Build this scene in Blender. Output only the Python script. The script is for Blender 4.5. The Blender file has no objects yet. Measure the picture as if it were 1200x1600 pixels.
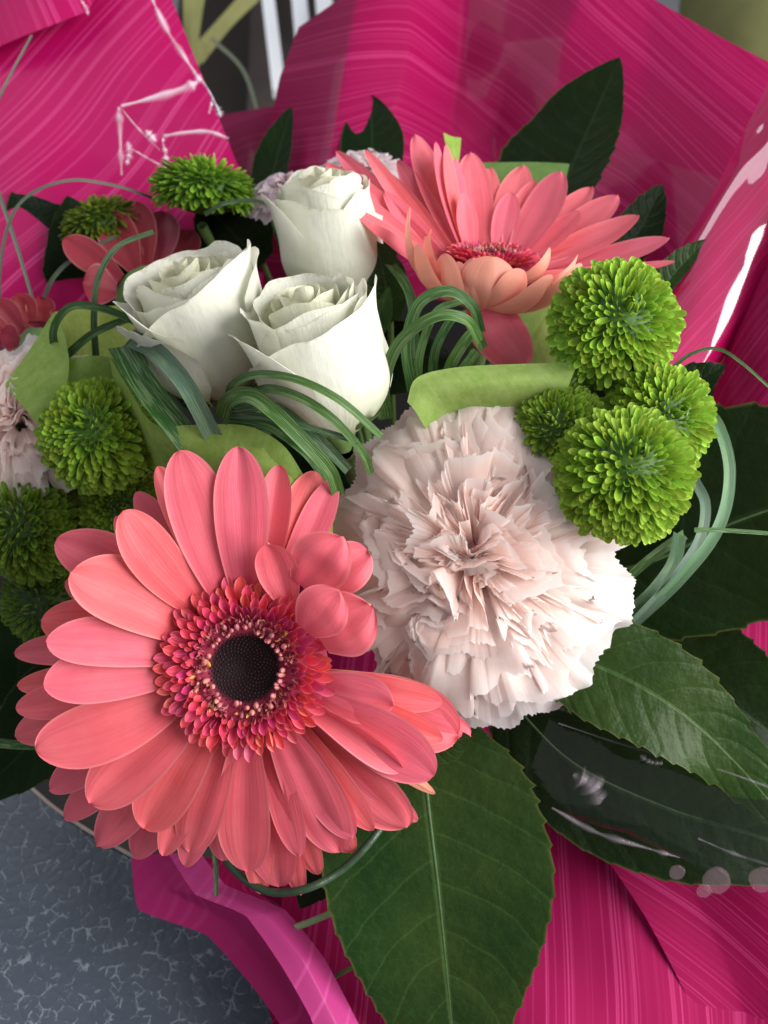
import bpy, math, random
import numpy as np
from mathutils import Vector, Matrix

random.seed(7)
rng = np.random.default_rng(7)
S = bpy.context.scene
COL = S.collection
pi = math.pi

# ------------------------------------------------------------------ camera
FOV = math.radians(55)
KP = 2 * math.tan(FOV / 2) / 1600.0
cam_d = bpy.data.cameras.new('camera')
cam = bpy.data.objects.new('camera', cam_d)
COL.objects.link(cam)
cam_d.sensor_fit = 'VERTICAL'
cam_d.sensor_height = 24.0
cam_d.sensor_width = 18.0
cam_d.lens = 12.0 / math.tan(FOV / 2)
cam_d.clip_start = 0.01
cam_d.clip_end = 50
cam.location = (0, 0, 1.10)
cam.rotation_euler = (math.radians(40), 0, 0)      # looks down 50 degrees
cam_d.dof.use_dof = True
cam_d.dof.focus_distance = 0.252
cam_d.dof.aperture_fstop = cam_d.lens / 2.3
S.camera = cam
MC = Matrix.Translation(cam.location) @ cam.rotation_euler.to_matrix().to_4x4()
RC = MC.to_3x3()

# ------------------------------------------------------------------ light
W = bpy.data.worlds.new('World')
S.world = W
W.use_nodes = True
W.node_tree.nodes['Background'].inputs[0].default_value = (0.92, 0.94, 1.0, 1)
W.node_tree.nodes['Background'].inputs[1].default_value = 0.39
S.view_settings.view_transform = 'Standard'
S.view_settings.look = 'None'
S.view_settings.gamma = 1
S.view_settings.exposure = 0.12
S.cycles.max_bounces = 9
S.cycles.diffuse_bounces = 6
S.cycles.transparent_max_bounces = 12


def lamp(name, pos, target, sx, sy, power, color):
    """window light: pos / target are given in the camera's frame (x right, y up, z towards the camera)"""
    l = bpy.data.lights.new(name, 'AREA')
    l.shape = 'RECTANGLE'
    l.size, l.size_y = sx, sy
    l.energy = power
    l.color = color
    o = bpy.data.objects.new(name, l)
    COL.objects.link(o)
    p, t = MC @ Vector(pos), MC @ Vector(target)
    o.location = p
    o.rotation_euler = (t - p).to_track_quat('-Z', 'Y').to_euler()
    return o


lamp('window_light', (0.66, 0.08, 0.04), (0.0, 0.0, -0.27), 0.72, 0.85, 17.5, (1.0, 0.985, 0.96))
lamp('far_window_light', (-0.55, 0.85, -0.10), (0.0, 0.02, -0.30), 0.45, 0.6, 2.4, (0.90, 0.95, 1.0))

# ------------------------------------------------------------------ helpers


def C(px, py, d):
    """photo pixel at a distance along the view axis -> point in the camera's frame"""
    return np.array([(px - 600) * KP * d, (800 - py) * KP * d, -d])


def unit(a):
    a = np.asarray(a, float)
    n = np.linalg.norm(a)
    return a / n if n > 1e-12 else a


def make_mesh(name, V, F, uv=None, col=None, mat=None, smooth=True):
    me = bpy.data.meshes.new(name)
    V = np.asarray(V, np.float32).reshape(-1, 3)
    F = np.asarray(F, np.int32)
    n = F.shape[1]
    me.vertices.add(len(V))
    me.vertices.foreach_set('co', V.ravel())
    me.loops.add(F.size)
    me.loops.foreach_set('vertex_index', F.ravel())
    me.polygons.add(len(F))
    me.polygons.foreach_set('loop_start', np.arange(0, F.size, n, dtype=np.int32))
    me.polygons.foreach_set('loop_total', np.full(len(F), n, np.int32))
    if smooth:
        me.polygons.foreach_set('use_smooth', np.ones(len(F), bool))
    if uv is not None:
        l = me.uv_layers.new(name='UVMap')
        l.data.foreach_set('uv', np.asarray(uv, np.float32).reshape(-1, 2)[F.ravel()].ravel())
    if col is not None:
        a = me.color_attributes.new('Col', 'FLOAT_COLOR', 'POINT')
        c = np.ones((len(V), 4), np.float32)
        c[:, :3] = col
        a.data.foreach_set('color', c.ravel())
    me.update(calc_edges=True)
    me.validate()
    if mat:
        me.materials.append(mat)
    return me


def grid_faces(nv, nu, off=0, wrap=False):
    i, j = np.meshgrid(np.arange(nv - 1), np.arange(nu if wrap else nu - 1), indexing='ij')
    a = i * nu + j
    b = i * nu + (j + 1) % nu
    return (np.stack([a, b, b + nu, a + nu], -1).reshape(-1, 4) + off)


def tag(o, label=None, cat=None, group=None, kind=None):
    if label: o['label'] = label
    if cat: o['category'] = cat
    if group: o['group'] = group
    if kind: o['kind'] = kind
    return o


def thing(name, O, label, cat, group=None):
    """Empty at O (camera frame) whose own axes are the camera's axes"""
    o = bpy.data.objects.new(name, None)
    o.empty_display_size = 0.01
    COL.objects.link(o)
    o.matrix_world = MC @ Matrix.Translation(Vector(O))
    return tag(o, label, cat, group)


def part(name, me, parent, M=None, label=None):
    o = bpy.data.objects.new(name, me)
    COL.objects.link(o)
    o.parent = parent
    if M is not None:
        o.matrix_local = M
    if label: o['label'] = label
    return o


def single(name, O, me, label, cat, group=None, kind=None):
    o = bpy.data.objects.new(name, me)
    COL.objects.link(o)
    o.matrix_world = MC @ Matrix.Translation(Vector(O))
    return tag(o, label, cat, group, kind)


class MB:
    """collects grids and builds one mesh"""
    def __init__(s): s.V, s.F, s.U, s.Cc, s.n = [], [], [], [], 0
    def add(s, V, F, uv, col=None):
        V = np.asarray(V).reshape(-1, 3)
        s.V.append(V); s.F.append(F + s.n); s.U.append(np.asarray(uv).reshape(-1, 2))
        if col is not None: s.Cc.append(np.broadcast_to(np.asarray(col), (len(V), 3)) if np.ndim(col) < 2 else col)
        s.n += len(V)
    def mesh(s, name, mat):
        return make_mesh(name, np.concatenate(s.V), np.concatenate(s.F), np.concatenate(s.U),
                         np.concatenate(s.Cc) if s.Cc else None, mat)


def tube(P, r, ns=8, cap=True):
    """tube through points P with radii r"""
    P = np.asarray(P, float); n = len(P)
    r = np.broadcast_to(r, (n,))
    T = np.gradient(P, axis=0)
    T /= np.linalg.norm(T, axis=1)[:, None] + 1e-12
    ref = np.array([0.3, 0.2, 1.0])
    V = []
    for i in range(n):
        a = unit(np.cross(T[i], ref)); b = np.cross(T[i], a)
        th = np.linspace(0, 2 * pi, ns, endpoint=False)
        V.append(P[i] + r[i] * (np.cos(th)[:, None] * a + np.sin(th)[:, None] * b))
    V = np.array(V)
    uv = np.stack(np.meshgrid(np.linspace(0, 1, n), np.linspace(0, 1, ns), indexing='ij')[::-1], -1)
    return V, grid_faces(n, ns, wrap=True), uv


def catmull(P, n):
    P = np.asarray(P, float)
    if len(P) == 2:
        t = np.linspace(0, 1, n)[:, None]
        return P[0] * (1 - t) + P[1] * t
    Q = np.vstack([2 * P[0] - P[1], P, 2 * P[-1] - P[-2]])
    out = []
    for s in np.linspace(0, len(P) - 1 - 1e-9, n):
        i = int(s); t = s - i
        a, b, c, d = Q[i], Q[i + 1], Q[i + 2], Q[i + 3]
        out.append(0.5 * ((2 * b) + (c - a) * t + (2 * a - 5 * b + 4 * c - d) * t * t + (-a + 3 * b - 3 * c + d) * t ** 3))
    return np.array(out)


def vnoise(x, seed=0):
    """smooth 1D value noise, vectorised"""
    x = np.asarray(x, float)
    i = np.floor(x).astype(int); f = x - i; f = f * f * (3 - 2 * f)
    h = lambda k: (np.sin(k * 127.1 + seed * 311.7) * 43758.5453) % 1.0
    return (h(i) * (1 - f) + h(i + 1) * f) * 2 - 1


def vnoise2(x, y, seed=0):
    x = np.asarray(x, float); y = np.asarray(y, float)
    i = np.floor(x).astype(int); j = np.floor(y).astype(int)
    f = x - i; g = y - j; f = f * f * (3 - 2 * f); g = g * g * (3 - 2 * g)
    h = lambda a, b: (np.sin(a * 127.1 + b * 269.5 + seed * 311.7) * 43758.5453) % 1.0
    return ((h(i, j) * (1 - f) + h(i + 1, j) * f) * (1 - g) + (h(i, j + 1) * (1 - f) + h(i + 1, j + 1) * f) * g) * 2 - 1


def prof(v, b0=0.35, vm=0.55, q=2.2, p=0.62):
    v = np.asarray(v, float)
    up = b0 + (1 - b0) * np.sin(pi / 2 * np.clip(v / vm, 0, 1)) ** 1.1
    x = np.clip((v - vm) / (1 - vm), 0, 1)
    dn = np.clip(1 - x ** q, 0, 1) ** p
    return np.where(v < vm, up, dn)


def petal_geo(B, T, N, w, arch=0.08, cup=0.1, curl=0.0, roll=0.0, nu=9, nv=18, b0=0.35, vm=0.55, q=2.2, p=0.62,
              groove=0.0, bend=0.0, wav=0.0, seed=0, tipcup=0.0, notch=0.0):
    B = np.asarray(B, float); T = np.asarray(T, float)
    ax = T - B; L = np.linalg.norm(ax); e = ax / L
    n = unit(np.asarray(N) - np.dot(N, e) * e); s = np.cross(e, n)
    if roll:
        c_, s_ = math.cos(roll), math.sin(roll)
        n, s = n * c_ + s * s_, s * c_ - n * s_
    v = 1 - (1 - np.linspace(0, 1, nv)) ** 1.5
    u = np.linspace(-1, 1, nu)
    Vv, Uu = np.meshgrid(v, u, indexing='ij')
    hw = w / 2 * prof(Vv, b0, vm, q, p)
    h = arch * L * 4 * Vv * (1 - Vv) + curl * L * Vv ** 3
    h = h + cup * w * (Uu ** 2) * prof(Vv, b0, vm, q, p) + tipcup * w * Vv ** 6
    h = h - groove * w * (np.cos(Uu * 2.2 * pi) * 0.5) * prof(Vv, b0, vm, q, p)
    if wav:
        h = h + wav * w * vnoise2(Vv * 3 + seed * 3.1, Uu * 1.2 + seed, seed) * Vv
    side = bend * L * 4 * Vv * (1 - Vv)
    lv = Vv * L
    if notch:
        lv = lv - notch * w * np.exp(-((Uu) / 0.3) ** 2) * np.clip((Vv - 0.85) / 0.15, 0, 1)
    P = B + e * lv[..., None] + s * (Uu * hw + side)[..., None] + n * h[..., None]
    uv = np.stack([Uu * 0.5 + 0.5, Vv], -1)
    return P, grid_faces(nv, nu), uv


# ------------------------------------------------------------------ materials
MATS = {}


class NT:
    def __init__(s, name):
        m = bpy.data.materials.new(name); m.use_nodes = True
        s.m, s.t = m, m.node_tree
        s.N = s.t.nodes; s.N.clear()
        s.out = s.N.new('ShaderNodeOutputMaterial')
    def n(s, typ, **kw):
        o = s.N.new('ShaderNode' + typ)
        for k, v in kw.items():
            if k.startswith('i_'):
                key = k[2:].replace('_', ' ')
                o.inputs[key].default_value = v
            else: setattr(o, k, v)
        return o
    def l(s, a, b): s.t.links.new(a, b)
    def math(s, op, a, b=None, c=None, clamp=False):
        o = s.N.new('ShaderNodeMath'); o.operation = op; o.use_clamp = clamp
        for i, x in enumerate((a, b, c)):
            if x is None: continue
            if isinstance(x, (int, float)): o.inputs[i].default_value = x
            else: s.l(x, o.inputs[i])
        return o.outputs[0]
    def mix(s, f, a, b, mode='MIX'):
        o = s.N.new('ShaderNodeMix'); o.data_type = 'RGBA'; o.blend_type = mode
        for k, x in ((0, f), (6, a), (7, b)):
            if isinstance(x, (int, float)): o.inputs[k].default_value = x
            elif isinstance(x, tuple): o.inputs[k].default_value = (*x[:3], 1)
            else: s.l(x, o.inputs[k])
        return o.outputs[2]
    def ramp(s, f, stops):
        o = s.N.new('ShaderNodeValToRGB'); cr = o.color_ramp
        while len(cr.elements) < len(stops): cr.elements.new(0.5)
        for e, (p, c) in zip(cr.elements, stops):
            e.position = p; e.color = (*c[:3], 1) if isinstance(c, tuple) else (c, c, c, 1)
        s.l(f, o.inputs[0]); return o.outputs[0]
    def noise(s, vec, scale, detail=3, rough=0.5, dim='3D', dist=0):
        o = s.n('TexNoise', noise_dimensions=dim); o.inputs['Scale'].default_value = scale
        o.inputs['Detail'].default_value = detail; o.inputs['Roughness'].default_value = rough
        o.inputs['Distortion'].default_value = dist
        if vec is not None: s.l(vec, o.inputs['W' if dim == '1D' else 'Vector'])
        return o.outputs[0]
    def bump(s, h, strength, dist, base=None):
        o = s.n('Bump'); o.inputs['Strength'].default_value = strength; o.inputs['Distance'].default_value = dist
        s.l(h, o.inputs['Height'])
        if base is not None: s.l(base, o.inputs['Normal'])
        return o.outputs[0]
    def uvxy(s):
        u = s.n('UVMap'); x = s.n('SeparateXYZ'); s.l(u.outputs[0], x.inputs[0])
        return u.outputs[0], x.outputs[0], x.outputs[1]
    def principled(s, col, rough=0.5, spec=0.5, normal=None, coat=0, trans=None, sss=0, sssr=(1, 1, 1), sscale=0.002, coat_rough=0.05):
        p = s.n('BsdfPrincipled')
        def put(k, x):
            if isinstance(x, (int, float)): p.inputs[k].default_value = x
            elif isinstance(x, tuple): p.inputs[k].default_value = (*x[:3], 1)
            else: s.l(x, p.inputs[k])
        put('Base Color', col); put('Roughness', rough); put('Specular IOR Level', spec)
        put('Coat Weight', coat); p.inputs['Coat Roughness'].default_value = coat_rough
        if sss:
            p.inputs['Subsurface Weight'].default_value = sss
            p.inputs['Subsurface Radius'].default_value = sssr
            p.inputs['Subsurface Scale'].default_value = sscale
        if normal is not None: s.l(normal, p.inputs['Normal'])
        sh = p.outputs[0]
        if trans:
            tcol, tw = trans
            t = s.n('BsdfTranslucent')
            if isinstance(tcol, tuple): t.inputs[0].default_value = (*tcol, 1)
            else: s.l(tcol, t.inputs[0])
            if normal is not None: s.l(normal, t.inputs[1])
            mx = s.n('MixShader'); mx.inputs[0].default_value = tw
            s.l(sh, mx.inputs[1]); s.l(t.outputs[0], mx.inputs[2]); sh = mx.outputs[0]
        return sh
    def done(s, sh):
        s.l(sh, s.out.inputs[0]); MATS[s.m.name] = s.m; return s.m


def mat_gerbera(name, front, base, back, tw=0.22, shadowy=False):
    k = NT(name)
    uv, u, v = k.uvxy()
    ti = k.n('ObjectInfo')
    # longitudinal veins
    wv = k.n('CombineXYZ'); k.l(k.math('MULTIPLY', u, 10.0), wv.inputs[0]); k.l(k.math('MULTIPLY', v, 1.3), wv.inputs[1])
    k.l(ti.outputs['Random'], wv.inputs[2])
    vein = k.noise(wv.outputs[0], 1.6, 3, 0.6)
    tc = k.n('TexCoord')
    blot = k.noise(tc.outputs['Object'], 160, 3, 0.6)
    c = k.mix(k.ramp(v, [(0.0, 1.0), (0.35, 0.25), (0.9, 0.0)]), front, base)
    c = k.mix(k.math('MULTIPLY', k.ramp(vein, [(0.40, 0.0), (0.65, 1.0)]), 0.30), c, base)
    c = k.mix(k.math('MULTIPLY', k.ramp(blot, [(0.45, 0.0), (0.75, 1.0)]), 0.16), c, (min(1, front[0] * 1.05), front[1] * 1.8, front[2] * 1.6))
    # paler edge
    ed = k.math('ABSOLUTE', k.math('SUBTRACT', u, 0.5))
    c = k.mix(k.math('MULTIPLY', k.ramp(ed, [(0.44, 0.0), (0.5, 1.0)]), 0.35), c, (0.9, 0.42, 0.38))
    hs = k.n('HueSaturation'); k.l(c, hs.inputs['Color'])
    k.l(k.math('MULTIPLY_ADD', ti.outputs['Random'], 0.014, 0.490), hs.inputs['Hue'])
    k.l(k.math('MULTIPLY_ADD', ti.outputs['Random'], 0.22, 0.84), hs.inputs['Value'])
    g = k.n('NewGeometry')
    bc = k.mix(k.ramp(v, [(0.3, 0.0), (1.0, 0.6)]), back, (0.80, 0.30, 0.22))
    c2 = k.mix(g.outputs['Backfacing'], hs.outputs[0], bc)
    nb = k.bump(vein, 0.25, 0.0006)
    return k.done(k.principled(c2, 0.52, 0.32, nb, trans=(c2, tw)))


M_GER = mat_gerbera('gerbera_petal_coral', (0.80, 0.145, 0.170), (0.62, 0.06, 0.085), (0.70, 0.33, 0.20))
M_GER2 = mat_gerbera('gerbera_petal_pink', (0.80, 0.165, 0.205), (0.72, 0.10, 0.12), (0.84, 0.38, 0.27), 0.28)
M_GER_SHADE = mat_gerbera('gerbera_petal_painted_shade', (0.32, 0.03, 0.045), (0.22, 0.015, 0.025), (0.45, 0.14, 0.10), 0.15)  # coral petals again, coloured darker to stand in for shade


def mat_floret():
    k = NT('floret_pink')
    uv, u, v = k.uvxy()
    at = k.n('Attribute', attribute_name='Col')
    ti = k.n('ObjectInfo')
    ed = k.math('ABSOLUTE', k.math('SUBTRACT', u, 0.5))
    e = k.math('MULTIPLY', k.ramp(ed, [(0.36, 0.0), (0.5, 1.0)]), k.ramp(v, [(0.3, 0.0), (0.7, 0.6)]))
    c = k.mix(e, at.outputs[0], (0.86, 0.30, 0.28))
    hs = k.n('HueSaturation'); k.l(c, hs.inputs['Color'])
    k.l(k.math('MULTIPLY_ADD', ti.outputs['Random'], 0.03, 0.485), hs.inputs['Hue'])
    k.l(k.math('MULTIPLY_ADD', ti.outputs['Random'], 0.35, 0.82), hs.inputs['Value'])
    return k.done(k.principled(hs.outputs[0], 0.45, 0.35, trans=(hs.outputs[0], 0.15)))


M_FLO = mat_floret()


def mat_attr(name, rough=0.5, spec=0.4, tw=0.0, nscale=0, nstr=0.3, ndist=0.0003, coat=0):
    k = NT(name)
    at = k.n('Attribute', attribute_name='Col')
    nb = None
    if nscale:
        tc = k.n('TexCoord')
        nb = k.bump(k.noise(tc.outputs['Object'], nscale, 4, 0.6), nstr, ndist)
    return k.done(k.principled(at.outputs[0], rough, spec, nb, coat=coat, trans=(at.outputs[0], tw) if tw else None))


M_ATT = mat_attr('plant_tissue', 0.5, 0.4, 0.1, 600, 0.3, 0.0002)
M_DISC = mat_attr('disc_maroon', 0.6, 0.15)


def mat_carnation():
    k = NT('carnation_petal')
    at = k.n('Attribute', attribute_name='Col')
    uv, u, v = k.uvxy()
    tc = k.n('TexCoord')
    wv = k.n('CombineXYZ'); k.l(k.math('MULTIPLY', u, 60.0), wv.inputs[0]); k.l(k.math('MULTIPLY', v, 2.0), wv.inputs[1])
    st = k.noise(wv.outputs[0], 1.5, 3, 0.6)
    c = k.mix(k.math('MULTIPLY', k.ramp(st, [(0.4, 0.0), (0.7, 1.0)]), 0.12), at.outputs[0], (0.86, 0.70, 0.67))
    nb = k.bump(st, 0.25, 0.0003)
    return k.done(k.principled(c, 0.58, 0.22, nb, trans=(c, 0.60)))


M_CAR = mat_carnation()


def mat_rose():
    k = NT('rose_petal_ivory')
    uv, u, v = k.uvxy()
    tc = k.n('TexCoord')
    n1 = k.noise(tc.outputs['Object'], 90, 3, 0.55)
    c = k.mix(k.ramp(v, [(0.0, 0.75), (0.30, 0.30), (0.75, 0.02)]), (0.80, 0.805, 0.73), (0.56, 0.63, 0.36))
    c = k.mix(k.math('MULTIPLY', k.ramp(n1, [(0.45, 0.0), (0.8, 1.0)]), 0.25), c, (0.80, 0.80, 0.66))
    # dried rim specks
    n2 = k.noise(tc.outputs['Object'], 700, 2, 0.5)
    rim = k.math('MULTIPLY', k.ramp(v, [(0.965, 0.0), (1.0, 1.0)]), k.ramp(n2, [(0.50, 0.0), (0.66, 0.55)]))
    c = k.mix(rim, c, (0.45, 0.36, 0.17))
    at = k.n('Attribute', attribute_name='Col')
    c = k.mix(1.0, c, at.outputs[0], 'MULTIPLY')
    wv = k.n('CombineXYZ'); k.l(k.math('MULTIPLY', u, 26.0), wv.inputs[0]); k.l(k.math('MULTIPLY', v, 2.5), wv.inputs[1])
    nb = k.bump(k.noise(wv.outputs[0], 1.3, 3, 0.6), 0.35, 0.0005, k.bump(n1, 0.45, 0.0016))
    return k.done(k.principled(c, 0.5, 0.3, nb, trans=(c, 0.30)))


M_ROSE = mat_rose()


def mat_pom():
    k = NT('pompon_green')
    uv, u, v = k.uvxy()
    ti = k.n('ObjectInfo')
    at = k.n('Attribute', attribute_name='Col')
    c = k.mix(k.ramp(v, [(0.0, 0.0), (0.75, 0.55), (1.0, 1.0)]), (0.12, 0.25, 0.012), (0.36, 0.54, 0.05))
    c = k.mix(1.0, c, at.outputs[0], 'MULTIPLY')
    ed = k.math('ABSOLUTE', k.math('SUBTRACT', u, 0.5))
    c = k.mix(k.math('MULTIPLY', k.ramp(ed, [(0.38, 0.0), (0.5, 1.0)]), 0.40), c, (0.42, 0.58, 0.16))
    hs = k.n('HueSaturation'); k.l(c, hs.inputs['Color'])
    k.l(k.math('MULTIPLY_ADD', ti.outputs['Random'], 0.03, 0.485), hs.inputs['Hue'])
    k.l(k.math('MULTIPLY_ADD', ti.outputs['Random'], 0.40, 0.80), hs.inputs['Value'])
    return k.done(k.principled(hs.outputs[0], 0.5, 0.22, trans=(hs.outputs[0], 0.25)))


M_POM = mat_pom()


def mat_leaf(name, c1, c2, veincol, rough=0.38, spec=0.15, nv=9.0):
    k = NT(name)
    uv, u, v = k.uvxy()
    tc = k.n('TexCoord')
    au = k.math('ABSOLUTE', k.math('SUBTRACT', u, 0.5))          # 0 midrib .. 0.5 margin
    wob = k.noise(tc.outputs['Object'], 45, 3, 0.55)
    a2 = k.math('MULTIPLY', au, 2.0)
    # side veins sweep forward to the tip: v - curve(au)
    ph = k.math('SUBTRACT', v, k.math('MULTIPLY', k.math('POWER', a2, 1.4), 0.17))
    ph = k.math('ADD', ph, k.math('MULTIPLY', wob, 0.05))
    ph = k.math('ADD', ph, k.math('MULTIPLY', k.math('GREATER_THAN', u, 0.5), 0.05))
    fr = k.math('ABSOLUTE', k.math('SUBTRACT', k.math('FRACT', k.math('MULTIPLY', ph, nv)), 0.5))
    side = k.ramp(fr, [(0.0, 1.0), (0.045, 0.0)])
    sideb = k.ramp(fr, [(0.0, 1.0), (0.22, 0.0)])
    mid = k.ramp(a2, [(0.0, 1.0), (0.02, 1.0), (0.05, 0.0)])
    # fine net of veinlets
    vo = k.n('TexVoronoi', feature='DISTANCE_TO_EDGE'); vo.inputs['Scale'].default_value = 270
    wvv = k.n('VectorMath', operation='MULTIPLY_ADD')
    nz = k.n('TexNoise'); nz.inputs['Scale'].default_value = 160; k.l(tc.outputs['Object'], nz.inputs['Vector'])
    k.l(nz.outputs[1], wvv.inputs[0]); wvv.inputs[1].default_value = (0.002,) * 3; k.l(tc.outputs['Object'], wvv.inputs[2])
    k.l(wvv.outputs[0], vo.inputs['Vector'])
    net = k.ramp(vo.outputs[0], [(0.0, 1.0), (0.05, 0.0)])
    blot = k.noise(tc.outputs['Object'], 28, 4, 0.6)
    c = k.mix(k.ramp(blot, [(0.35, 0.0), (0.68, 1.0)]), c1, c2)
    c = k.mix(k.math('MULTIPLY', net, 0.09), c, veincol)
    c = k.mix(k.math('MULTIPLY', side, 0.22), c, veincol)
    c = k.mix(k.math('MULTIPLY', mid, 0.45), c, veincol)
    # yellowish thin margin
    c = k.mix(k.math('MULTIPLY', k.ramp(a2, [(0.97, 0.0), (1.0, 1.0)]), 0.25), c, (0.22, 0.20, 0.05))
    h = k.math('ADD', k.math('MULTIPLY', sideb, -0.9), k.math('MULTIPLY', mid, -0.8))
    nb = k.bump(h, 0.28, 0.0006, k.bump(net, -0.3, 0.0003, k.bump(k.noise(tc.outputs['Object'], 75, 4, 0.6), 0.6, 0.0022)))
    return k.done(k.principled(c, rough, spec, nb, trans=((0.10, 0.22, 0.02), 0.06)))


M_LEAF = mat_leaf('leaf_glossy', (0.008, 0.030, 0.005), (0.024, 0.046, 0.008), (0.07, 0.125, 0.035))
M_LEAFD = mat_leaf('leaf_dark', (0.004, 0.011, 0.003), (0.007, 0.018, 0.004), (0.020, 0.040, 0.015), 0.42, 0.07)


def mat_blade():
    k = NT('grass_blade')
    uv, u, v = k.uvxy()
    at = k.n('Attribute', attribute_name='Col')
    w1 = k.n('CombineXYZ'); k.l(k.math('MULTIPLY', u, 9.0), w1.inputs[0]); k.l(k.math('MULTIPLY', v, 0.6), w1.inputs[1])
    st = k.noise(w1.outputs[0], 1.7, 2, 0.7)
    stm = k.ramp(st, [(0.50, 0.0), (0.60, 1.0)])
    c = k.mix(k.math('MULTIPLY', stm, 0.6), at.outputs[0], (0.22, 0.32, 0.15))
    nb = k.bump(st, 0.5, 0.0005)
    return k.done(k.principled(c, 0.42, 0.28, nb, trans=(c, 0.15)))


M_BLADE = mat_blade()


def mat_wrap(name, base, stripe, freq=26.0, alt=None, tw=0.18, rough=0.22, coat=0.16, wavy=9.0):
    k = NT(name)
    uv, u, v = k.uvxy()
    lo = k.noise(uv, 0.55, 1, 0.5)
    s = k.math('ADD', k.math('MULTIPLY', u, freq * 2.0), k.math('MULTIPLY', lo, wavy))

    def lines(s_, thr, soft):
        w = k.n('TexWhiteNoise', noise_dimensions='1D'); k.l(k.math('FLOOR', s_), w.inputs['W'])
        on = k.ramp(w.outputs[0], [(thr, 0.0), (thr + 0.01, 0.35), (1.0, 1.0)])
        ed = k.math('ABSOLUTE', k.math('SUBTRACT', k.math('FRACT', s_), 0.5))
        return k.math('MULTIPLY', on, k.ramp(ed, [(0.5 - soft, 1.0), (0.5, 0.0)]))
    gate = k.ramp(k.noise(k.math('ADD', s, 37.0), 0.055, 1, 0.5, '1D'), [(0.40, 0.2), (0.52, 1.0)])
    m = k.math('MAXIMUM', lines(s, 0.66, 0.30), k.math('MULTIPLY', lines(k.math('MULTIPLY', s, 0.61), 0.86, 0.2), 0.6))
    m = k.math('MULTIPLY', m, gate)
    tc = k.n('TexCoord')
    c = k.mix(k.ramp(k.noise(tc.outputs['Object'], 14, 3, 0.5), [(0.35, 0.0), (0.7, 1.0)]), base, alt or tuple(x * 0.9 for x in base))
    c = k.mix(k.math('MULTIPLY', m, 0.85), c, stripe)
    nb = k.bump(k.noise(tc.outputs['Object'], 26, 4, 0.55, dist=0.6), 0.22, 0.0015)
    return k.done(k.principled(c, rough + 0.25, 0.14, nb, coat=coat, trans=(c, tw), coat_rough=rough * 0.4))


M_WRAP = mat_wrap('wrap_magenta', (0.42, 0.002, 0.09), (0.66, 0.06, 0.22), 42.0)
M_WRAPL = mat_wrap('wrap_magenta_broad', (0.50, 0.002, 0.115), (0.72, 0.07, 0.27), 44.0, coat=0.06, rough=0.35)
M_WRAPR = mat_wrap('wrap_crimson', (0.30, 0.002, 0.066), (0.52, 0.045, 0.18), 56.0, coat=0.10)
M_ROLL = mat_wrap('wrap_magenta_gloss', (0.60, 0.002, 0.12), (0.74, 0.06, 0.25), 34.0, coat=1.0, rough=0.12)
M_WRAPB = mat_wrap('wrap_crimson_matt', (0.30, 0.002, 0.066), (0.52, 0.045, 0.18), 60.0, coat=0.0, rough=0.5, wavy=26.0)
for n_ in M_ROLL.node_tree.nodes:
    if n_.type == 'BSDF_PRINCIPLED': n_.inputs['Coat IOR'].default_value = 2.1
M_WRAPV = mat_wrap('wrap_violet_back', (0.36, 0.012, 0.11), (0.46, 0.035, 0.17), 24.0, (0.40, 0.018, 0.14), 0.25, 0.4)
M_WRAPW = mat_wrap('wrap_violet_pale', (0.40, 0.035, 0.17), (0.55, 0.08, 0.28), 30.0, (0.44, 0.045, 0.20), 0.25, 0.4)


def mat_paper():
    k = NT('lime_paper')
    tc = k.n('TexCoord'); uv, u, v = k.uvxy()
    at = k.n('Attribute', attribute_name='Col')
    a = k.noise(tc.outputs['Object'], 240, 5, 0.75)
    w1 = k.n('CombineXYZ'); k.l(k.math('MULTIPLY', u, 40.0), w1.inputs[0]); k.l(k.math('MULTIPLY', v, 4.0), w1.inputs[1])
    b = k.noise(w1.outputs[0], 1.2, 3, 0.7)
    c = k.mix(k.ramp(a, [(0.35, 0.0), (0.7, 0.75)]), (0.25, 0.40, 0.075), (0.42, 0.56, 0.17))
    c = k.mix(k.math('MULTIPLY', k.ramp(b, [(0.45, 0.0), (0.7, 1.0)]), 0.3), c, (0.50, 0.60, 0.22))
    c = k.mix(1.0, c, at.outputs[0], 'MULTIPLY')
    nb = k.bump(a, 0.4, 0.0005)
    return k.done(k.principled(c, 0.7, 0.2, nb, trans=(c, 0.35)))


M_PAPER = mat_paper()


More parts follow.
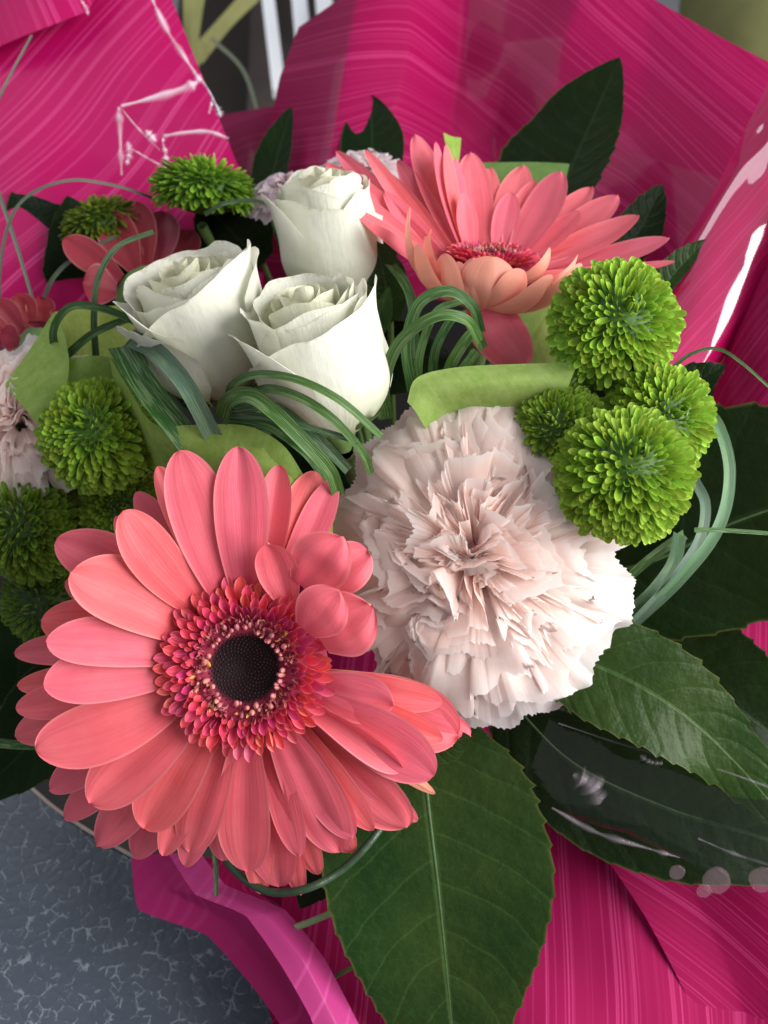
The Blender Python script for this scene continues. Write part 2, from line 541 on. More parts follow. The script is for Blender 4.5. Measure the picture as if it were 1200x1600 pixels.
def mat_leather():
    k = NT('leatherette_blue_grey')
    tc = k.n('TexCoord')
    mp = k.n('Mapping'); mp.inputs['Rotation'].default_value = (0, 0, 0.5); mp.inputs['Scale'].default_value = (1, 1.0, 1)
    k.l(tc.outputs['Object'], mp.inputs[0])
    nz = k.n('TexNoise'); nz.inputs['Scale'].default_value = 130; nz.inputs['Detail'].default_value = 3; k.l(mp.outputs[0], nz.inputs['Vector'])
    w = k.n('VectorMath', operation='MULTIPLY_ADD'); k.l(nz.outputs[1], w.inputs[0]); w.inputs[1].default_value = (0.0035,) * 3; k.l(mp.outputs[0], w.inputs[2])
    vo = k.n('TexVoronoi', feature='DISTANCE_TO_EDGE'); vo.inputs['Scale'].default_value = 205; k.l(w.outputs[0], vo.inputs['Vector'])
    vo2 = k.n('TexVoronoi', feature='DISTANCE_TO_EDGE'); vo2.inputs['Scale'].default_value = 400; k.l(w.outputs[0], vo2.inputs['Vector'])
    brk = k.noise(mp.outputs[0], 190, 3, 0.6)
    line = k.math('MULTIPLY', k.ramp(vo.outputs[0], [(0.0, 1.0), (0.03, 0.9), (0.06, 0.0)]), k.ramp(brk, [(0.48, 0.0), (0.56, 1.0)]))
    line2 = k.math('MULTIPLY', k.ramp(vo2.outputs[0], [(0.0, 1.0), (0.06, 0.0)]), k.ramp(brk, [(0.53, 0.0), (0.58, 0.8)]))
    ln = k.math('MAXIMUM', line, line2)
    fine = k.noise(tc.outputs['Object'], 900, 3, 0.6)
    big = k.noise(tc.outputs['Object'], 12, 3, 0.6)
    c = k.mix(k.ramp(big, [(0.35, 0.0), (0.7, 1.0)]), (0.050, 0.064, 0.090), (0.072, 0.089, 0.120))
    c = k.mix(k.math('MULTIPLY', ln, 0.50), c, (0.36, 0.41, 0.46))
    h = k.math('ADD', k.math('MULTIPLY', ln, 1.0), k.math('MULTIPLY', fine, 0.25))
    h = k.math('ADD', h, k.math('MULTIPLY', k.ramp(vo.outputs[0], [(0.0, 0.0), (0.25, 1.0)]), 0.25))
    nb = k.bump(h, 0.55, 0.0006)
    return k.done(k.principled(c, 0.45, 0.45, nb))


M_LEATHER = mat_leather()


def mat_plain(name, col, rough=0.6, spec=0.4, nscale=40, var=0.25, coat=0):
    k = NT(name)
    tc = k.n('TexCoord')
    a = k.noise(tc.outputs['Object'], nscale, 4, 0.6)
    c = k.mix(k.math('MULTIPLY', k.ramp(a, [(0.35, 0.0), (0.7, 1.0)]), 1.0), col, tuple(x * (1 - var) for x in col))
    return k.done(k.principled(c, rough, spec, k.bump(a, 0.2, 0.002), coat=coat))


M_STEM = mat_plain('stem_green', (0.13, 0.24, 0.07), 0.45, 0.4, 300)
M_RIB = mat_plain('midrib_green', (0.05, 0.10, 0.03), 0.5, 0.3, 300)
M_STEMD = mat_plain('stem_dark', (0.03, 0.06, 0.03), 0.35, 0.4, 300)
M_STEMP = mat_plain('stem_pale', (0.26, 0.36, 0.17), 0.45, 0.4, 300)
M_CALYX = mat_plain('calyx_green', (0.16, 0.28, 0.08), 0.5, 0.4, 300)
M_DARK = mat_plain('dark_brown_wood', (0.022, 0.013, 0.009), 0.5, 0.4, 20)
M_FLOOR = mat_plain('floor_brown', (0.016, 0.013, 0.011), 0.5, 0.4, 12)
M_WHITE = mat_plain('white_paint', (0.74, 0.76, 0.80), 0.5, 0.4, 10, 0.08)
M_WALL = mat_plain('wall_pale_grey', (0.42, 0.43, 0.46), 0.8, 0.2, 6, 0.1)
M_OLIVE = mat_plain('olive_cloth', (0.20, 0.20, 0.075), 0.7, 0.3, 30)
M_TRIM = mat_plain('pale_trim', (0.46, 0.38, 0.34), 0.5, 0.4, 200)


def mat_cello():
    k = NT('clear_cellophane')
    tc = k.n('TexCoord')
    nb = k.bump(k.noise(tc.outputs['Object'], 55, 4, 0.6, dist=1.0), 0.25, 0.002)
    t = k.n('BsdfTransparent'); t.inputs[0].default_value = (0.93, 0.93, 0.93, 1)
    g = k.n('BsdfGlossy'); g.inputs['Roughness'].default_value = 0.07; k.l(nb, g.inputs['Normal'])
    f = k.n('Fresnel'); f.inputs[0].default_value = 1.45; k.l(nb, f.inputs['Normal'])
    mx = k.n('MixShader'); k.l(k.math('MULTIPLY_ADD', f.outputs[0], 0.7, 0.01, clamp=True), mx.inputs[0])
    k.l(t.outputs[0], mx.inputs[1]); k.l(g.outputs[0], mx.inputs[2])
    return k.done(mx.outputs[0])


M_CELLO = mat_cello()


def mat_glint():
    k = NT('film_glint_white')  # pale colour stands in for highlights on the film folds
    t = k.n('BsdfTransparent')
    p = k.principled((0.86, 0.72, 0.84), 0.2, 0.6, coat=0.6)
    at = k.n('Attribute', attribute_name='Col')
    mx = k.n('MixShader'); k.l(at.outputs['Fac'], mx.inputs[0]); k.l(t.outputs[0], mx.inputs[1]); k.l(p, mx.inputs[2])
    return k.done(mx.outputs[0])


M_GLINT = mat_glint()


def mat_glue():
    k = NT('clear_dot')
    g = k.n('BsdfTransparent'); g.inputs[0].default_value = (0.95, 0.93, 0.94, 1)
    p = k.principled((0.50, 0.34, 0.40), 0.1, 0.8)
    mx = k.n('MixShader'); mx.inputs[0].default_value = 0.07; k.l(g.outputs[0], mx.inputs[1]); k.l(p, mx.inputs[2])
    return k.done(mx.outputs[0])


M_GLUE = mat_glue()

# ================================================================== SETTING


def horizontal_poly(name, pts, z, thick, mat, kind=None, bevel=0.0015, nrm=None):
    """slab with a rounded outline; pts are world xy"""
    n = len(pts)
    prof_ = [(0, -thick), (0, -bevel), (bevel * 0.3, -bevel * 0.3), (bevel, 0)]
    c = np.mean(pts, axis=0)
    V = []
    for off, h in prof_:
        for p in pts:
            dr = p - c; L = np.linalg.norm(dr)
            V.append([*(p - dr / L * off), z + h])
    V.append([c[0], c[1], z])
    F = [tuple(x) for x in grid_faces(len(prof_), n, wrap=True)]
    k = (len(prof_) - 1) * n
    me = bpy.data.meshes.new(name)
    T = [(k + i, k + (i + 1) % n, len(V) - 1) for i in range(n)]
    me.from_pydata([tuple(map(float, v)) for v in V], [], [tuple(map(int, f)) for f in F] + T)
    me.materials.append(mat)
    return me


TABLE_Z = 1.10 - 0.345


def on_plane(px, py, z):
    r = RC @ Vector(C(px, py, 1.0)); t = (z - 1.10) / r.z
    return np.array([r.x * t, r.y * t])


# curved edge of the leatherette seat as seen in the photograph (left edge to under the wrap)
ep = [on_plane(x, y, TABLE_Z) for x, y in ((-420, 1030), (-200, 1085), (-60, 1145), (10, 1197), (95, 1270), (200, 1334), (320, 1395), (470, 1450), (650, 1530), (800, 1640))]
edge = catmull(ep, 70)
far = [on_plane(900, 1900, TABLE_Z), np.array([0.12, -0.5]), np.array([-0.6, -0.5]), np.array([-0.6, edge[0][1] - 0.02])]
pts = np.vstack([edge, far])
seat = bpy.data.objects.new('leather_seat', None); COL.objects.link(seat); seat.location = (-0.2, 0.0, TABLE_Z)
tag(seat, 'dark blue-grey crackled leatherette seat with a curved edge under the bouquet', 'seat')
pl = pts - np.array([-0.2, 0.0])
part('cushion', horizontal_poly('cushion', pl, 0.0, 0.05, M_LEATHER), seat)
tr = np.column_stack([edge - np.array([-0.2, 0.0]), np.full(len(edge), 0.0002)])
mb = MB(); V, F, U = tube(tr, 0.0007, 8); mb.add(V, F, U); part('piping', mb.mesh('piping', M_TRIM), seat)
# legs hold the seat up
for (x, y) in ((-0.3, -0.12), (0.2, -0.4), (-0.3, -0.4), (0.05, -0.12)):
    mb = MB(); V, F, U = tube([(x, y, -0.05), (x, y, -TABLE_Z)], 0.016, 12); mb.add(V, F, U)
    part('leg', mb.mesh('leg', M_DARK), seat)

# floor and walls of the room, far behind and out of focus


def wbox(name, c, s, mat):
    x, y, z = s[0] / 2, s[1] / 2, s[2] / 2
    V = [(-x, -y, -z), (x, -y, -z), (x, y, -z), (-x, y, -z), (-x, -y, z), (x, -y, z), (x, y, z), (-x, y, z)]
    F = [(0, 3, 2, 1), (4, 5, 6, 7), (0, 1, 5, 4), (1, 2, 6, 5), (2, 3, 7, 6), (3, 0, 4, 7)]
    me = bpy.data.meshes.new(name); me.from_pydata(V, [], F); me.materials.append(mat)
    return me


fl = bpy.data.objects.new('floor', wbox('floor', (0, 0, 0), (6, 6, 0.05), M_FLOOR)); COL.objects.link(fl)
fl.location = (0, 1.5, -0.025); tag(fl, 'brown floor far below', None, kind='structure')
wl = bpy.data.objects.new('back_wall', wbox('back_wall', (0, 0, 0), (6, 0.1, 2.6), M_WALL)); COL.objects.link(wl)
wl.location = (0, 2.2, 1.3); tag(wl, 'pale grey wall behind everything', None, kind='structure')


def cam_box(name, corners, thick, mat):
    """a board with its front face on four camera-frame points and thickness away from the camera"""
    P = np.array(corners); n = unit(np.cross(P[1] - P[0], P[3] - P[0]))
    if n[2] > 0: n = -n
    Q = P + n * thick
    O = P.mean(0)
    V = np.vstack([P, Q]) - O
    F = [(0, 1, 2, 3), (7, 6, 5, 4), (0, 4, 5, 1), (1, 5, 6, 2), (2, 6, 7, 3), (3, 7, 4, 0)]
    me = bpy.data.meshes.new(name); me.from_pydata([tuple(map(float, v)) for v in V], [], F); me.materials.append(mat)
    return me, O


me, O = cam_box('cabinet', [C(285, -60, 0.95), C(440, -60, 0.95), C(470, 330, 0.78), C(250, 330, 0.78)], 0.05, M_DARK)
single('dark_cabinet', O, me, 'dark brown wooden cabinet blurred behind the gap between the pink sheets', 'cabinet')
t = thing('slatted_chair', C(450, 60, 0.9), 'white slatted chair back, blurred between the two pink sheets', 'chair')
for (a, b, wd) in (((412, -60), (436, 140), 20), ((462, -60), (478, 110), 24), ((500, -60), (512, 60), 26), ((540, -60), (550, 50), 26)):
    P0, P1 = C(a[0], a[1], 0.84), C(b[0], b[1], 0.76)
    hw = wd * 0.5 * KP * 0.8
    me, O = cam_box('slat', [P0 + [-hw, 0, 0], P0 + [hw, 0, 0], P1 + [hw, 0, 0], P1 + [-hw, 0, 0]], 0.008, M_WHITE)
    o = part('slat', me, t); o.location = Vector(O - C(450, 60, 0.9))
me, O = cam_box('board', [C(395, -60, 0.87), C(560, -60, 0.87), C(560, 200, 0.80), C(385, 200, 0.80)], 0.01, mat_plain('grey_brown_board', (0.055, 0.042, 0.036)))
o = part('seat_board', me, t); o.location = Vector(O - C(450, 60, 0.9))
# olive ribbon-like leaf hanging behind

# ================================================================== BUILDERS


def gerbera_petal_obj(B, T, N, w, O, parent, mat, label=None, **kw):
    P, F, U = petal_geo(B, T, N, w, **kw)
    me = make_mesh('ray_petal', P - O, F, U, None, mat)
    return part('ray_petal', me, parent, label=label)


def basis_from(axis, up=(0, 1, 0)):
    z = unit(axis); x = unit(np.cross(up, z)); y = np.cross(z, x)
    return np.column_stack([x, y, z])


def mat4(R, t):
    M = Matrix.Identity(4)
    for i in range(3):
        for j in range(3): M[i][j] = float(R[i][j])
        M[i][3] = float(t[i])
    return M


def small_petal_mesh(name, L, w, mat, col, cup=0.25, curl=0.3, b0=0.5, vm=0.5, q=2.2, p=0.6, nu=5, nv=8, arch=0.05, notch=0.0):
    """unit petal: grows along +y from the origin, faces +z"""
    P, F, U = petal_geo((0, 0, 0), (0, L, 0), (0, 0, 1), w, arch=arch, cup=cup, curl=curl, b0=b0, vm=vm, q=q, p=p, nu=nu, nv=nv, notch=notch)
    P = P.reshape(-1, 3)
    c = np.tile(np.asarray(col), (len(P), 1)) if np.ndim(col) == 1 else col(U.reshape(-1, 2))
    return make_mesh(name, P, F, U, c, mat)


def orient(R_flower, pos, out, face, sc=1.0):
    """matrix placing a +y-growing, +z-facing petal: out = growth direction, face = upper side (flower frame)"""
    y = unit(out); z = unit(np.asarray(face) - np.dot(face, y) * y); x = np.cross(y, z)
    R = R_flower @ np.column_stack([x, y, z]) * sc
    return mat4(R, R_flower @ np.asarray(pos))


def stem_part(parent, start, direction, length, r, mat, name='stem', bend=(0, 0, 0)):
    start = np.asarray(start, float); d = unit(direction)
    P = [start + d * length * t + np.asarray(bend) * t * t for t in np.linspace(0, 1, 10)]
    mb = MB(); V, F, U = tube(P, r, 10); mb.add(V, F, U)
    return part(name, mb.mesh(name, mat), parent)


def down_dir(c):
    """flower stems run together to the hand point of the bouquet below the heads"""
    return unit(C(620, 900, 0.60) - np.asarray(c))


def gerbera_head(t, R, rd, parts=True, full=True):
    """central disc: maroon button, buds, rows of small florets. rd = disc radius"""
    # receptacle cushion
    nr, na = 14, 48
    mb = MB()
    rr = np.linspace(0, 1, nr); th = np.linspace(0, 2 * pi, na, endpoint=False)
    Rr, Th = np.meshgrid(rr, th, indexing='ij')
    def hz(r): return rd * (0.11 * np.exp(-((r - 0.62) / 0.22) ** 2) - 0.06 * np.exp(-(r / 0.2) ** 2) + 0.02 - 0.10 * r ** 4)
    V = np.stack([rd * Rr * np.cos(Th), rd * Rr * np.sin(Th), hz(Rr)], -1)
    cc = np.where(Rr[..., None] < 0.46, np.array([0.006, 0.001, 0.002]), np.array([0.25, 0.02, 0.05])).reshape(-1, 3)
    mb.add(V.reshape(-1, 3) @ R.T, grid_faces(nr, na, wrap=True), np.stack([Rr, Th], -1), cc)
    V2 = V.copy()
    part('disc', mb.mesh('disc', M_DISC), t)
    if not full: return
    # dark button dots
    mb = MB(); n = 330
    ico = []
    for a in range(6):
        ico.append((math.cos(a * pi / 3), math.sin(a * pi / 3), 0))
    for i in range(n):
        r = math.sqrt((i + 0.5) / n) * 0.43; a = i * 2.399963
        c = np.array([rd * r * math.cos(a), rd * r * math.sin(a), float(hz(r))])
        s = rd * 0.011 * (0.9 + 0.5 * r)
        ring0 = [c + s * np.array([*p[:2], 0]) for p in ico]
        ring1 = [c + s * np.array([p[0] * 0.75, p[1] * 0.75, 1.0]) for p in ico]
        ring2 = [c + s * np.array([p[0] * 0.1, p[1] * 0.1, 1.45]) for p in ico]
        V = np.array(ring0 + ring1 + ring2)
        k0 = 0.025 + 0.035 * random.random()
        mb.add(V @ R.T, grid_faces(3, 6, wrap=True), np.zeros((18, 2)), np.array([k0 * 1.2, k0 * 0.42, k0 * 0.45]))
    o = part('button_florets', mb.mesh('button_florets', M_DISC), t); o['kind'] = 'stuff'
    # rows of florets
    rows = [  # r, count, length, width, lean(deg above plane), colour, is part
        (0.84, 46, 0.27, 0.135, 10, (0.74, 0.085, 0.14)),
        (0.78, 46, 0.25, 0.130, 20, (0.72, 0.07, 0.14)),
        (0.72, 44, 0.23, 0.120, 30, (0.70, 0.06, 0.15)),
        (0.66, 44, 0.20, 0.105, 42, (0.62, 0.040, 0.140)),
        (0.61, 42, 0.16, 0.085, 56, (0.52, 0.050, 0.110)),
    ]
    protos = {}
    for ri, (r, n, L, w, lean, col) in enumerate(rows):
        me = small_petal_mesh('floret', L * rd, w * rd, M_FLO, np.array(col), cup=0.35, curl=0.18, vm=0.55, b0=0.55, p=0.7, nu=5, nv=7)
        me2 = small_petal_mesh('floret', L * rd * 0.86, w * rd * 0.85, M_FLO, np.array(col) * np.array([1.0, 1.5, 0.9]), cup=0.5, curl=0.28, vm=0.5, b0=0.5, p=0.8, nu=5, nv=7)
        for j in range(n):
            a = 2 * pi * (j + 0.5 * (ri % 2)) / n + random.uniform(-0.03, 0.03)
            rj = r + random.uniform(-0.015, 0.015)
            le = math.radians(lean + random.uniform(-9, 9))
            a2 = a + random.uniform(-0.18, 0.18)
            er = np.array([math.cos(a2), math.sin(a2), 0])
            out = er * math.cos(le) + np.array([0, 0, math.sin(le)])
            face = np.array([0, 0, 1]) * math.cos(le) - er * math.sin(le)
            face = face + 0.25 * rng.normal(size=3)
            pos = np.array([rd * rj * math.cos(a), rd * rj * math.sin(a), float(hz(rj))])
            sc = random.uniform(0.82, 1.12)
            part('floret', me if random.random() < 0.65 else me2, t, orient(R, pos, out, face, sc))
    # inner messy curled florets (one joined part)
    mb = MB()
    for i in range(280):
        r = random.uniform(0.46, 0.62); a = random.uniform(0, 2 * pi)
        L = rd * random.uniform(0.06, 0.13)
        er = np.array([math.cos(a), math.sin(a), 0]); le = math.radians(random.uniform(35, 115))
        out = er * math.cos(le) + np.array([0, 0, math.sin(le)]) + 0.3 * rng.normal(size=3)
        face = rng.normal(size=3)
        pos = np.array([rd * r * math.cos(a), rd * r * math.sin(a), float(hz(r))])
        P, F, U = petal_geo(pos, pos + unit(out) * L, face, L * 0.42, cup=0.4, curl=random.uniform(-0.3, 0.5), nu=4, nv=6, b0=0.4)
        q = random.random()
        col = (0.50, 0.07, 0.12) if q < 0.55 else ((0.62, 0.26, 0.20) if q < 0.93 else (0.62, 0.38, 0.05))
        mb.add(P.reshape(-1, 3) @ R.T, F, U, np.array(col))
    o = part('curled_florets', mb.mesh('curled_florets', M_FLO), t); o['kind'] = 'stuff'
    # buds leaning over the dark button
    mb = MB()
    P = np.array([(0, s * 1.0, 0.02) for s in (0, 0.25, 0.6, 0.85, 1.0)])
    V, F, U = tube(P, np.array([0.10, 0.2, 0.26, 0.2, 0.03]), 7)
    me = make_mesh('bud', V.reshape(-1, 3) * rd * 0.125, F, U, np.array([0.60, 0.20, 0.20]), M_FLO)
    for j in range(54):
        a = 2 * pi * j / 54 * 1.0 + random.uniform(-0.08, 0.08); r = 0.46 + random.uniform(-0.03, 0.05)
        if random.random() < 0.12: continue
        er = np.array([math.cos(a), math.sin(a), 0]); le = math.radians(random.uniform(40, 120))
        out = -er * math.cos(le) * -1 * (1 if random.random() < 0.25 else -1) + np.array([0, 0, math.sin(le)])
        pos = np.array([rd * r * math.cos(a), rd * r * math.sin(a), float(hz(r))])
        part('bud', me, t, orient(R, pos, out, (er[1], -er[0], 0.1), random.uniform(0.75, 1.15)))


def build_front_gerbera():
    cx, cy, d = 385, 1042, 0.250
    O = C(cx, cy, d)
    t = thing('gerbera', O, 'large coral gerbera with a dark maroon centre, open towards the viewer at lower left', 'gerbera', 'coral gerberas')
    # (tip x, tip y, width, layer 0 top..3 bottom, base radius px, options)
    L = [
        (282, 706, 92, 0, 100, {}), (246, 728, 50, 2, 100, {}), (318, 742, 56, 2, 100, {}), (373, 700, 84, 0, 100, {}),
        (437, 726, 56, 1, 100, {'cup': 0.3}), (494, 736, 74, 2, 100, {}),
        (192, 800, 78, 0, 105, {'bend': -0.03}), (88, 842, 92, 1, 105, {'bend': 0.06}), (112, 893, 104, 0, 100, {'bend': 0.05}),
        (63, 970, 84, 1.4, 105, {'bend': 0.05}), (73, 1003, 76, 0.3, 100, {'bend': 0.05}), (19, 1020, 54, 2, 100, {'bend': 0.04}),
        (68, 1068, 86, 0, 95, {'bend': 0.03}), (26, 1072, 50, 2, 100, {}), (22, 1108, 62, 1.6, 100, {}),
        (54, 1172, 98, 0, 95, {'bend': -0.05}), (18, 1150, 76, 3, 100, {}), (75, 1235, 66, 2, 100, {}), (92, 1284, 62, 2.6, 100, {}),
        (138, 1255, 98, 0, 95, {}), (146, 1326, 78, 1.8, 100, {}), (222, 1296, 94, 0, 95, {}), (205, 1343, 72, 2.4, 100, {}),
        (293, 1333, 84, 0.8, 95, {}), (345, 1350, 70, 2, 100, {}), (384, 1366, 90, 0, 95, {}), (436, 1386, 94, 1.4, 100, {}),
        (497, 1368, 60, 2.2, 100, {}), (530, 1336, 94, 0, 95, {'bend': -0.03}), (548, 1340, 70, 1.4, 100, {}),
        (636, 1300, 104, 1.8, 100, {}), (678, 1218, 104, 0.9, 100, {'bend': -0.06}), (716, 1150, 120, 1.6, 100, {'bend': -0.05, 'T2': 1}),
        (738, 1156, 84, 2.3, 100, {}), (628, 1206, 44, 0.2, 105, {'cup': 0.55, 'bend': -0.05}), (614, 1104, 86, 0.3, 100, {}),
        (656, 1090, 60, 2.2, 110, {'flip': 1}), (652, 1290, 46, 2.8, 110, {}), (680, 1240, 26, 2.2, 130, {'flip': 1}),
        (405, 1400, 60, 3.0, 110, {}), (150, 1180, 70, 2.8, 100, {}), (470, 1400, 50, 3, 100, {}),
    ]
    s = KP * d
    for i, (tx, ty, w, lay, br, kw) in enumerate(L):
        a = math.atan2(-(ty - cy), tx - cx)
        kw = dict(kw); flip = kw.pop('flip', 0); kw.pop('T2', 0)
        zb = -0.0015 - 0.0022 * lay
        B = O + np.array([math.cos(a) * br * s, math.sin(a) * br * s, zb])
        # bowl shape: upper layers rise a little, lower ones droop; compensate size for nearness
        zt = (0.0095 if lay < 1 else 0.001 - 0.0035 * lay) + random.uniform(-0.001, 0.001)
        zt += -0.006 * math.cos(a) + min(0, math.sin(a)) * 0.017 + (0.003 if lay < 1 else 0) * max(0, math.sin(a))
        zt = max(zt, -0.016)
        dd = d - zt
        T = C(tx, ty, dd)
        n = np.array([-math.cos(a) * 0.25, -math.sin(a) * 0.25, 1.0])
        if flip: n = -n
        args = dict(arch=random.uniform(0.02, 0.055) * (-1 if flip else 1), cup=random.uniform(0.02, 0.10), curl=random.uniform(-0.05, 0.0),
                    roll=random.uniform(0.12, 0.26), groove=random.uniform(0.015, 0.04), wav=0.06, seed=i, nu=13, nv=22,
                    b0=0.42, vm=0.62, q=2.3, p=0.56, notch=random.choice([0, 0, 0.03, 0.05]))
        args.update(kw)
        gerbera_petal_obj(B, T, n, w * s * 0.99, O, t, M_GER, **args)
    for j in range(26):
        a = 2 * pi * (j + 0.5) / 26 + random.uniform(-0.08, 0.08)
        rl = random.uniform(292, 330); zt = -0.0075
        tx, ty = cx + rl * math.cos(a), cy - rl * math.sin(a)
        if tx > 560 and ty < 1080: continue
        B = O + np.array([math.cos(a) * 100 * s, math.sin(a) * 100 * s, -0.0062])
        gerbera_petal_obj(B, C(tx, ty, d - zt), np.array([-math.cos(a) * 0.25, -math.sin(a) * 0.25, 1.0]), random.uniform(52, 70) * s, O, t, M_GER, arch=0.03, cup=0.08,
                          roll=0.15, groove=0.03, wav=0.06, seed=j + 300, nu=9, nv=18, b0=0.42, vm=0.62, q=2.2, p=0.6)
    # short petals folded up over the ring at upper right, their faces turned inward
    short = [  # base px, tip px, width, base z, tip z, options
        ((452, 946), (418, 848), 64, 0.002, 0.010, dict(arch=-0.10, cup=0.15)),
        ((470, 915), (535, 838), 96, 0.004, 0.008, dict(arch=0.05, cup=0.05, p=0.62, vm=0.48)),
        ((492, 920), (576, 862), 80, 0.000, 0.003, dict(arch=0.14, cup=-0.10, p=0.5)),
        ((476, 985), (530, 925), 84, 0.009, 0.013, dict(arch=0.07, cup=-0.03, p=0.62, vm=0.48)),
        ((500, 1000), (580, 945), 108, 0.005, 0.008, dict(arch=0.05, cup=0.05, p=0.62, vm=0.48)),
    ]
    for i, (b, tp, w, zb, zt, kw) in enumerate(short):
        args = dict(nu=13, nv=20, b0=0.45, vm=0.55, q=2.2, p=0.6, groove=0.045, wav=0.10, seed=i + 60); args.update(kw)
        gerbera_petal_obj(C(b[0], b[1], d - zb), C(tp[0], tp[1], d - zt), (0, 0, 1), w * s, O, t, M_GER,
                          label='short petal folded up beside the centre', **args)
    R = basis_from((0.03, 0.05, 1.0))
    gerbera_head(t, R, 128 * s)
    # lift ring a little above the petals
    for c in t.children:
        if not c.name.startswith('ray_petal'): c.location.z += 0.0015
    # sepal cup and stem
    mb = MB()
    P = [np.array([0, 0, z]) for z in (-0.004, -0.010, -0.016, -0.019)]
    V, F, U = tube(P, np.array([0.017, 0.014, 0.008, 0.0032]), 20); mb.add(V, F, U)
    part('calyx', mb.mesh('calyx', M_CALYX), t)
    stem_part(t, (0, 0, -0.018), down_dir(O), 0.14, 0.003, M_STEM)
    return t


def build_rear_gerbera():
    cx, cy, d = 768, 405, 0.302
    O = C(cx, cy, d)
    ax = unit((0.06, 0.90, 0.40))
    t = thing('gerbera', O, 'pink gerbera seen from its side, cream petal backs in front, above the green pompons', 'gerbera', 'coral gerberas')
    s = KP * d
    rd = 72 * s
    R = basis_from(ax, (0, 0, -1))
    gerbera_head(t, R, rd)
    cup_bottom = O - ax * 0.010
    L = [  # tip px, py, depth, width px, group(b back, l left, r right, f front)
        (648, 210, .318, 50, 'b'), (680, 222, .312, 24, 'b'), (697, 226, .314, 24, 'b'), (712, 246, .318, 24, 'b'), (725, 300, .312, 34, 'b'), (800, 300, .318, 40, 'b'), (905, 330, .314, 46, 'b'), (590, 262, .312, 34, 'l'), (735, 238, .322, 56, 'b'),
        (765, 262, .332, 44, 'b'), (818, 258, .334, 54, 'b'), (836, 282, .322, 40, 'b'), (877, 268, .318, 60, 'b'), (925, 292, .330, 46, 'b'),
        (966, 306, .322, 58, 'b'), (998, 336, .312, 62, 'r'), (1046, 372, .306, 52, 'r'), (1055, 408, .302, 30, 'r'), (1000, 420, .296, 40, 'r'),
        (525, 236, .318, 34, 'l'), (508, 254, .312, 34, 'l'), (570, 234, .306, 26, 'l'), (548, 268, .302, 24, 'l'), (540, 288, .298, 26, 'l'),
        (554, 328, .290, 30, 'l'), (575, 350, .286, 30, 'l'), (600, 300, .304, 34, 'l'), (620, 250, .316, 36, 'l'),
        (634, 326, .286, 40, 'f'), (668, 360, .286, 30, 'f'), (646, 385, .279, 42, 'f'), (690, 398, .277, 42, 'f'), (712, 410, .279, 34, 'f'), (820, 424, .2765, 50, 'f'), (738, 404, .2765, 40, 'f'), (660, 372, .281, 34, 'f'),
        (772, 402, .275, 70, 'f'), (866, 436, .274, 44, 'f'), (912, 418, .277, 44, 'f'), (864, 396, .287, 46, 'f'), (905, 404, .290, 40, 'f'),
    ]
    for i, (tx, ty, td, w, g) in enumerate(L):
        T = C(tx, ty, td)
        rel = T - O; pl = rel - np.dot(rel, ax) * ax; rad = unit(pl)
        if g == 'f':
            bb = {634: (700, 462), 668: (705, 455), 646: (708, 472), 690: (725, 478), 712: (738, 484), 820: (760, 487), 738: (744, 486), 660: (712, 462), 772: (752, 486), 866: (768, 488), 912: (785, 486), 864: (812, 440), 905: (830, 450)}[tx]
            B = C(bb[0], bb[1], 0.283 if ty < 430 else 0.282)
            n = -rad * 0.8 + ax * 0.5
            args = dict(arch=-0.20, cup=0.20, curl=0.05)
        elif g == 'l':
            B = O + rad * rd * 0.62 - ax * 0.006
            n = -rad * 0.55 + ax * 0.8 + np.array([0, 0, 0.5])
            args = dict(arch=-0.06, cup=0.15, curl=0.0, roll=random.uniform(-0.9, -0.4))
        elif g == 'r':
            B = O + rad * rd * 0.7 - ax * 0.004
            n = ax + np.array([-0.3, 0, 0.6])
            args = dict(arch=-0.05, cup=0.12, curl=0.0)
        else:
            B = O + rad * rd * 0.8 - ax * 0.002
            n = ax * 0.6 - rad * 0.5 + np.array([0, 0, 0.7])
            args = dict(arch=-0.05, cup=0.12, curl=0.0, roll=random.uniform(-0.2, 0.2))
            if w < 30: args['roll'] = 0.5; w *= 1.25
        a2 = dict(nu=11, nv=20, b0=0.35, vm=0.6, q=2.1, p=0.62, groove=0.03, wav=0.06, seed=i + 100); a2.update(args)
        gerbera_petal_obj(B, T, n, w * KP * td * (1.25 if g == 'f' else 1.05), O, t, M_GER2, **a2)
    # drooping petal below the flower
    gerbera_petal_obj(C(742, 470, 0.285), C(822, 575, 0.276), (-0.25, 0.3, 1), 84 * KP * .28, O, t, M_GER,
                      label='single petal hanging down under the flower', arch=0.10, cup=-0.22, nu=13, nv=20, b0=0.6, vm=0.45, groove=0.03, wav=0.04, seed=5)
    mb = MB()
    P = [(O - ax * h) - O + np.array([0, 0, 0.0]) for h in (0.004, 0.010, 0.016, 0.020)]
    V, F, U = tube(P, np.array([0.0125, 0.011, 0.007, 0.003]), 20); mb.add(V, F, U)
    part('calyx', mb.mesh('calyx', M_CALYX), t)
    stem_part(t, -ax * 0.018, down_dir(O) - 0.5 * ax, 0.13, 0.003, M_STEM)


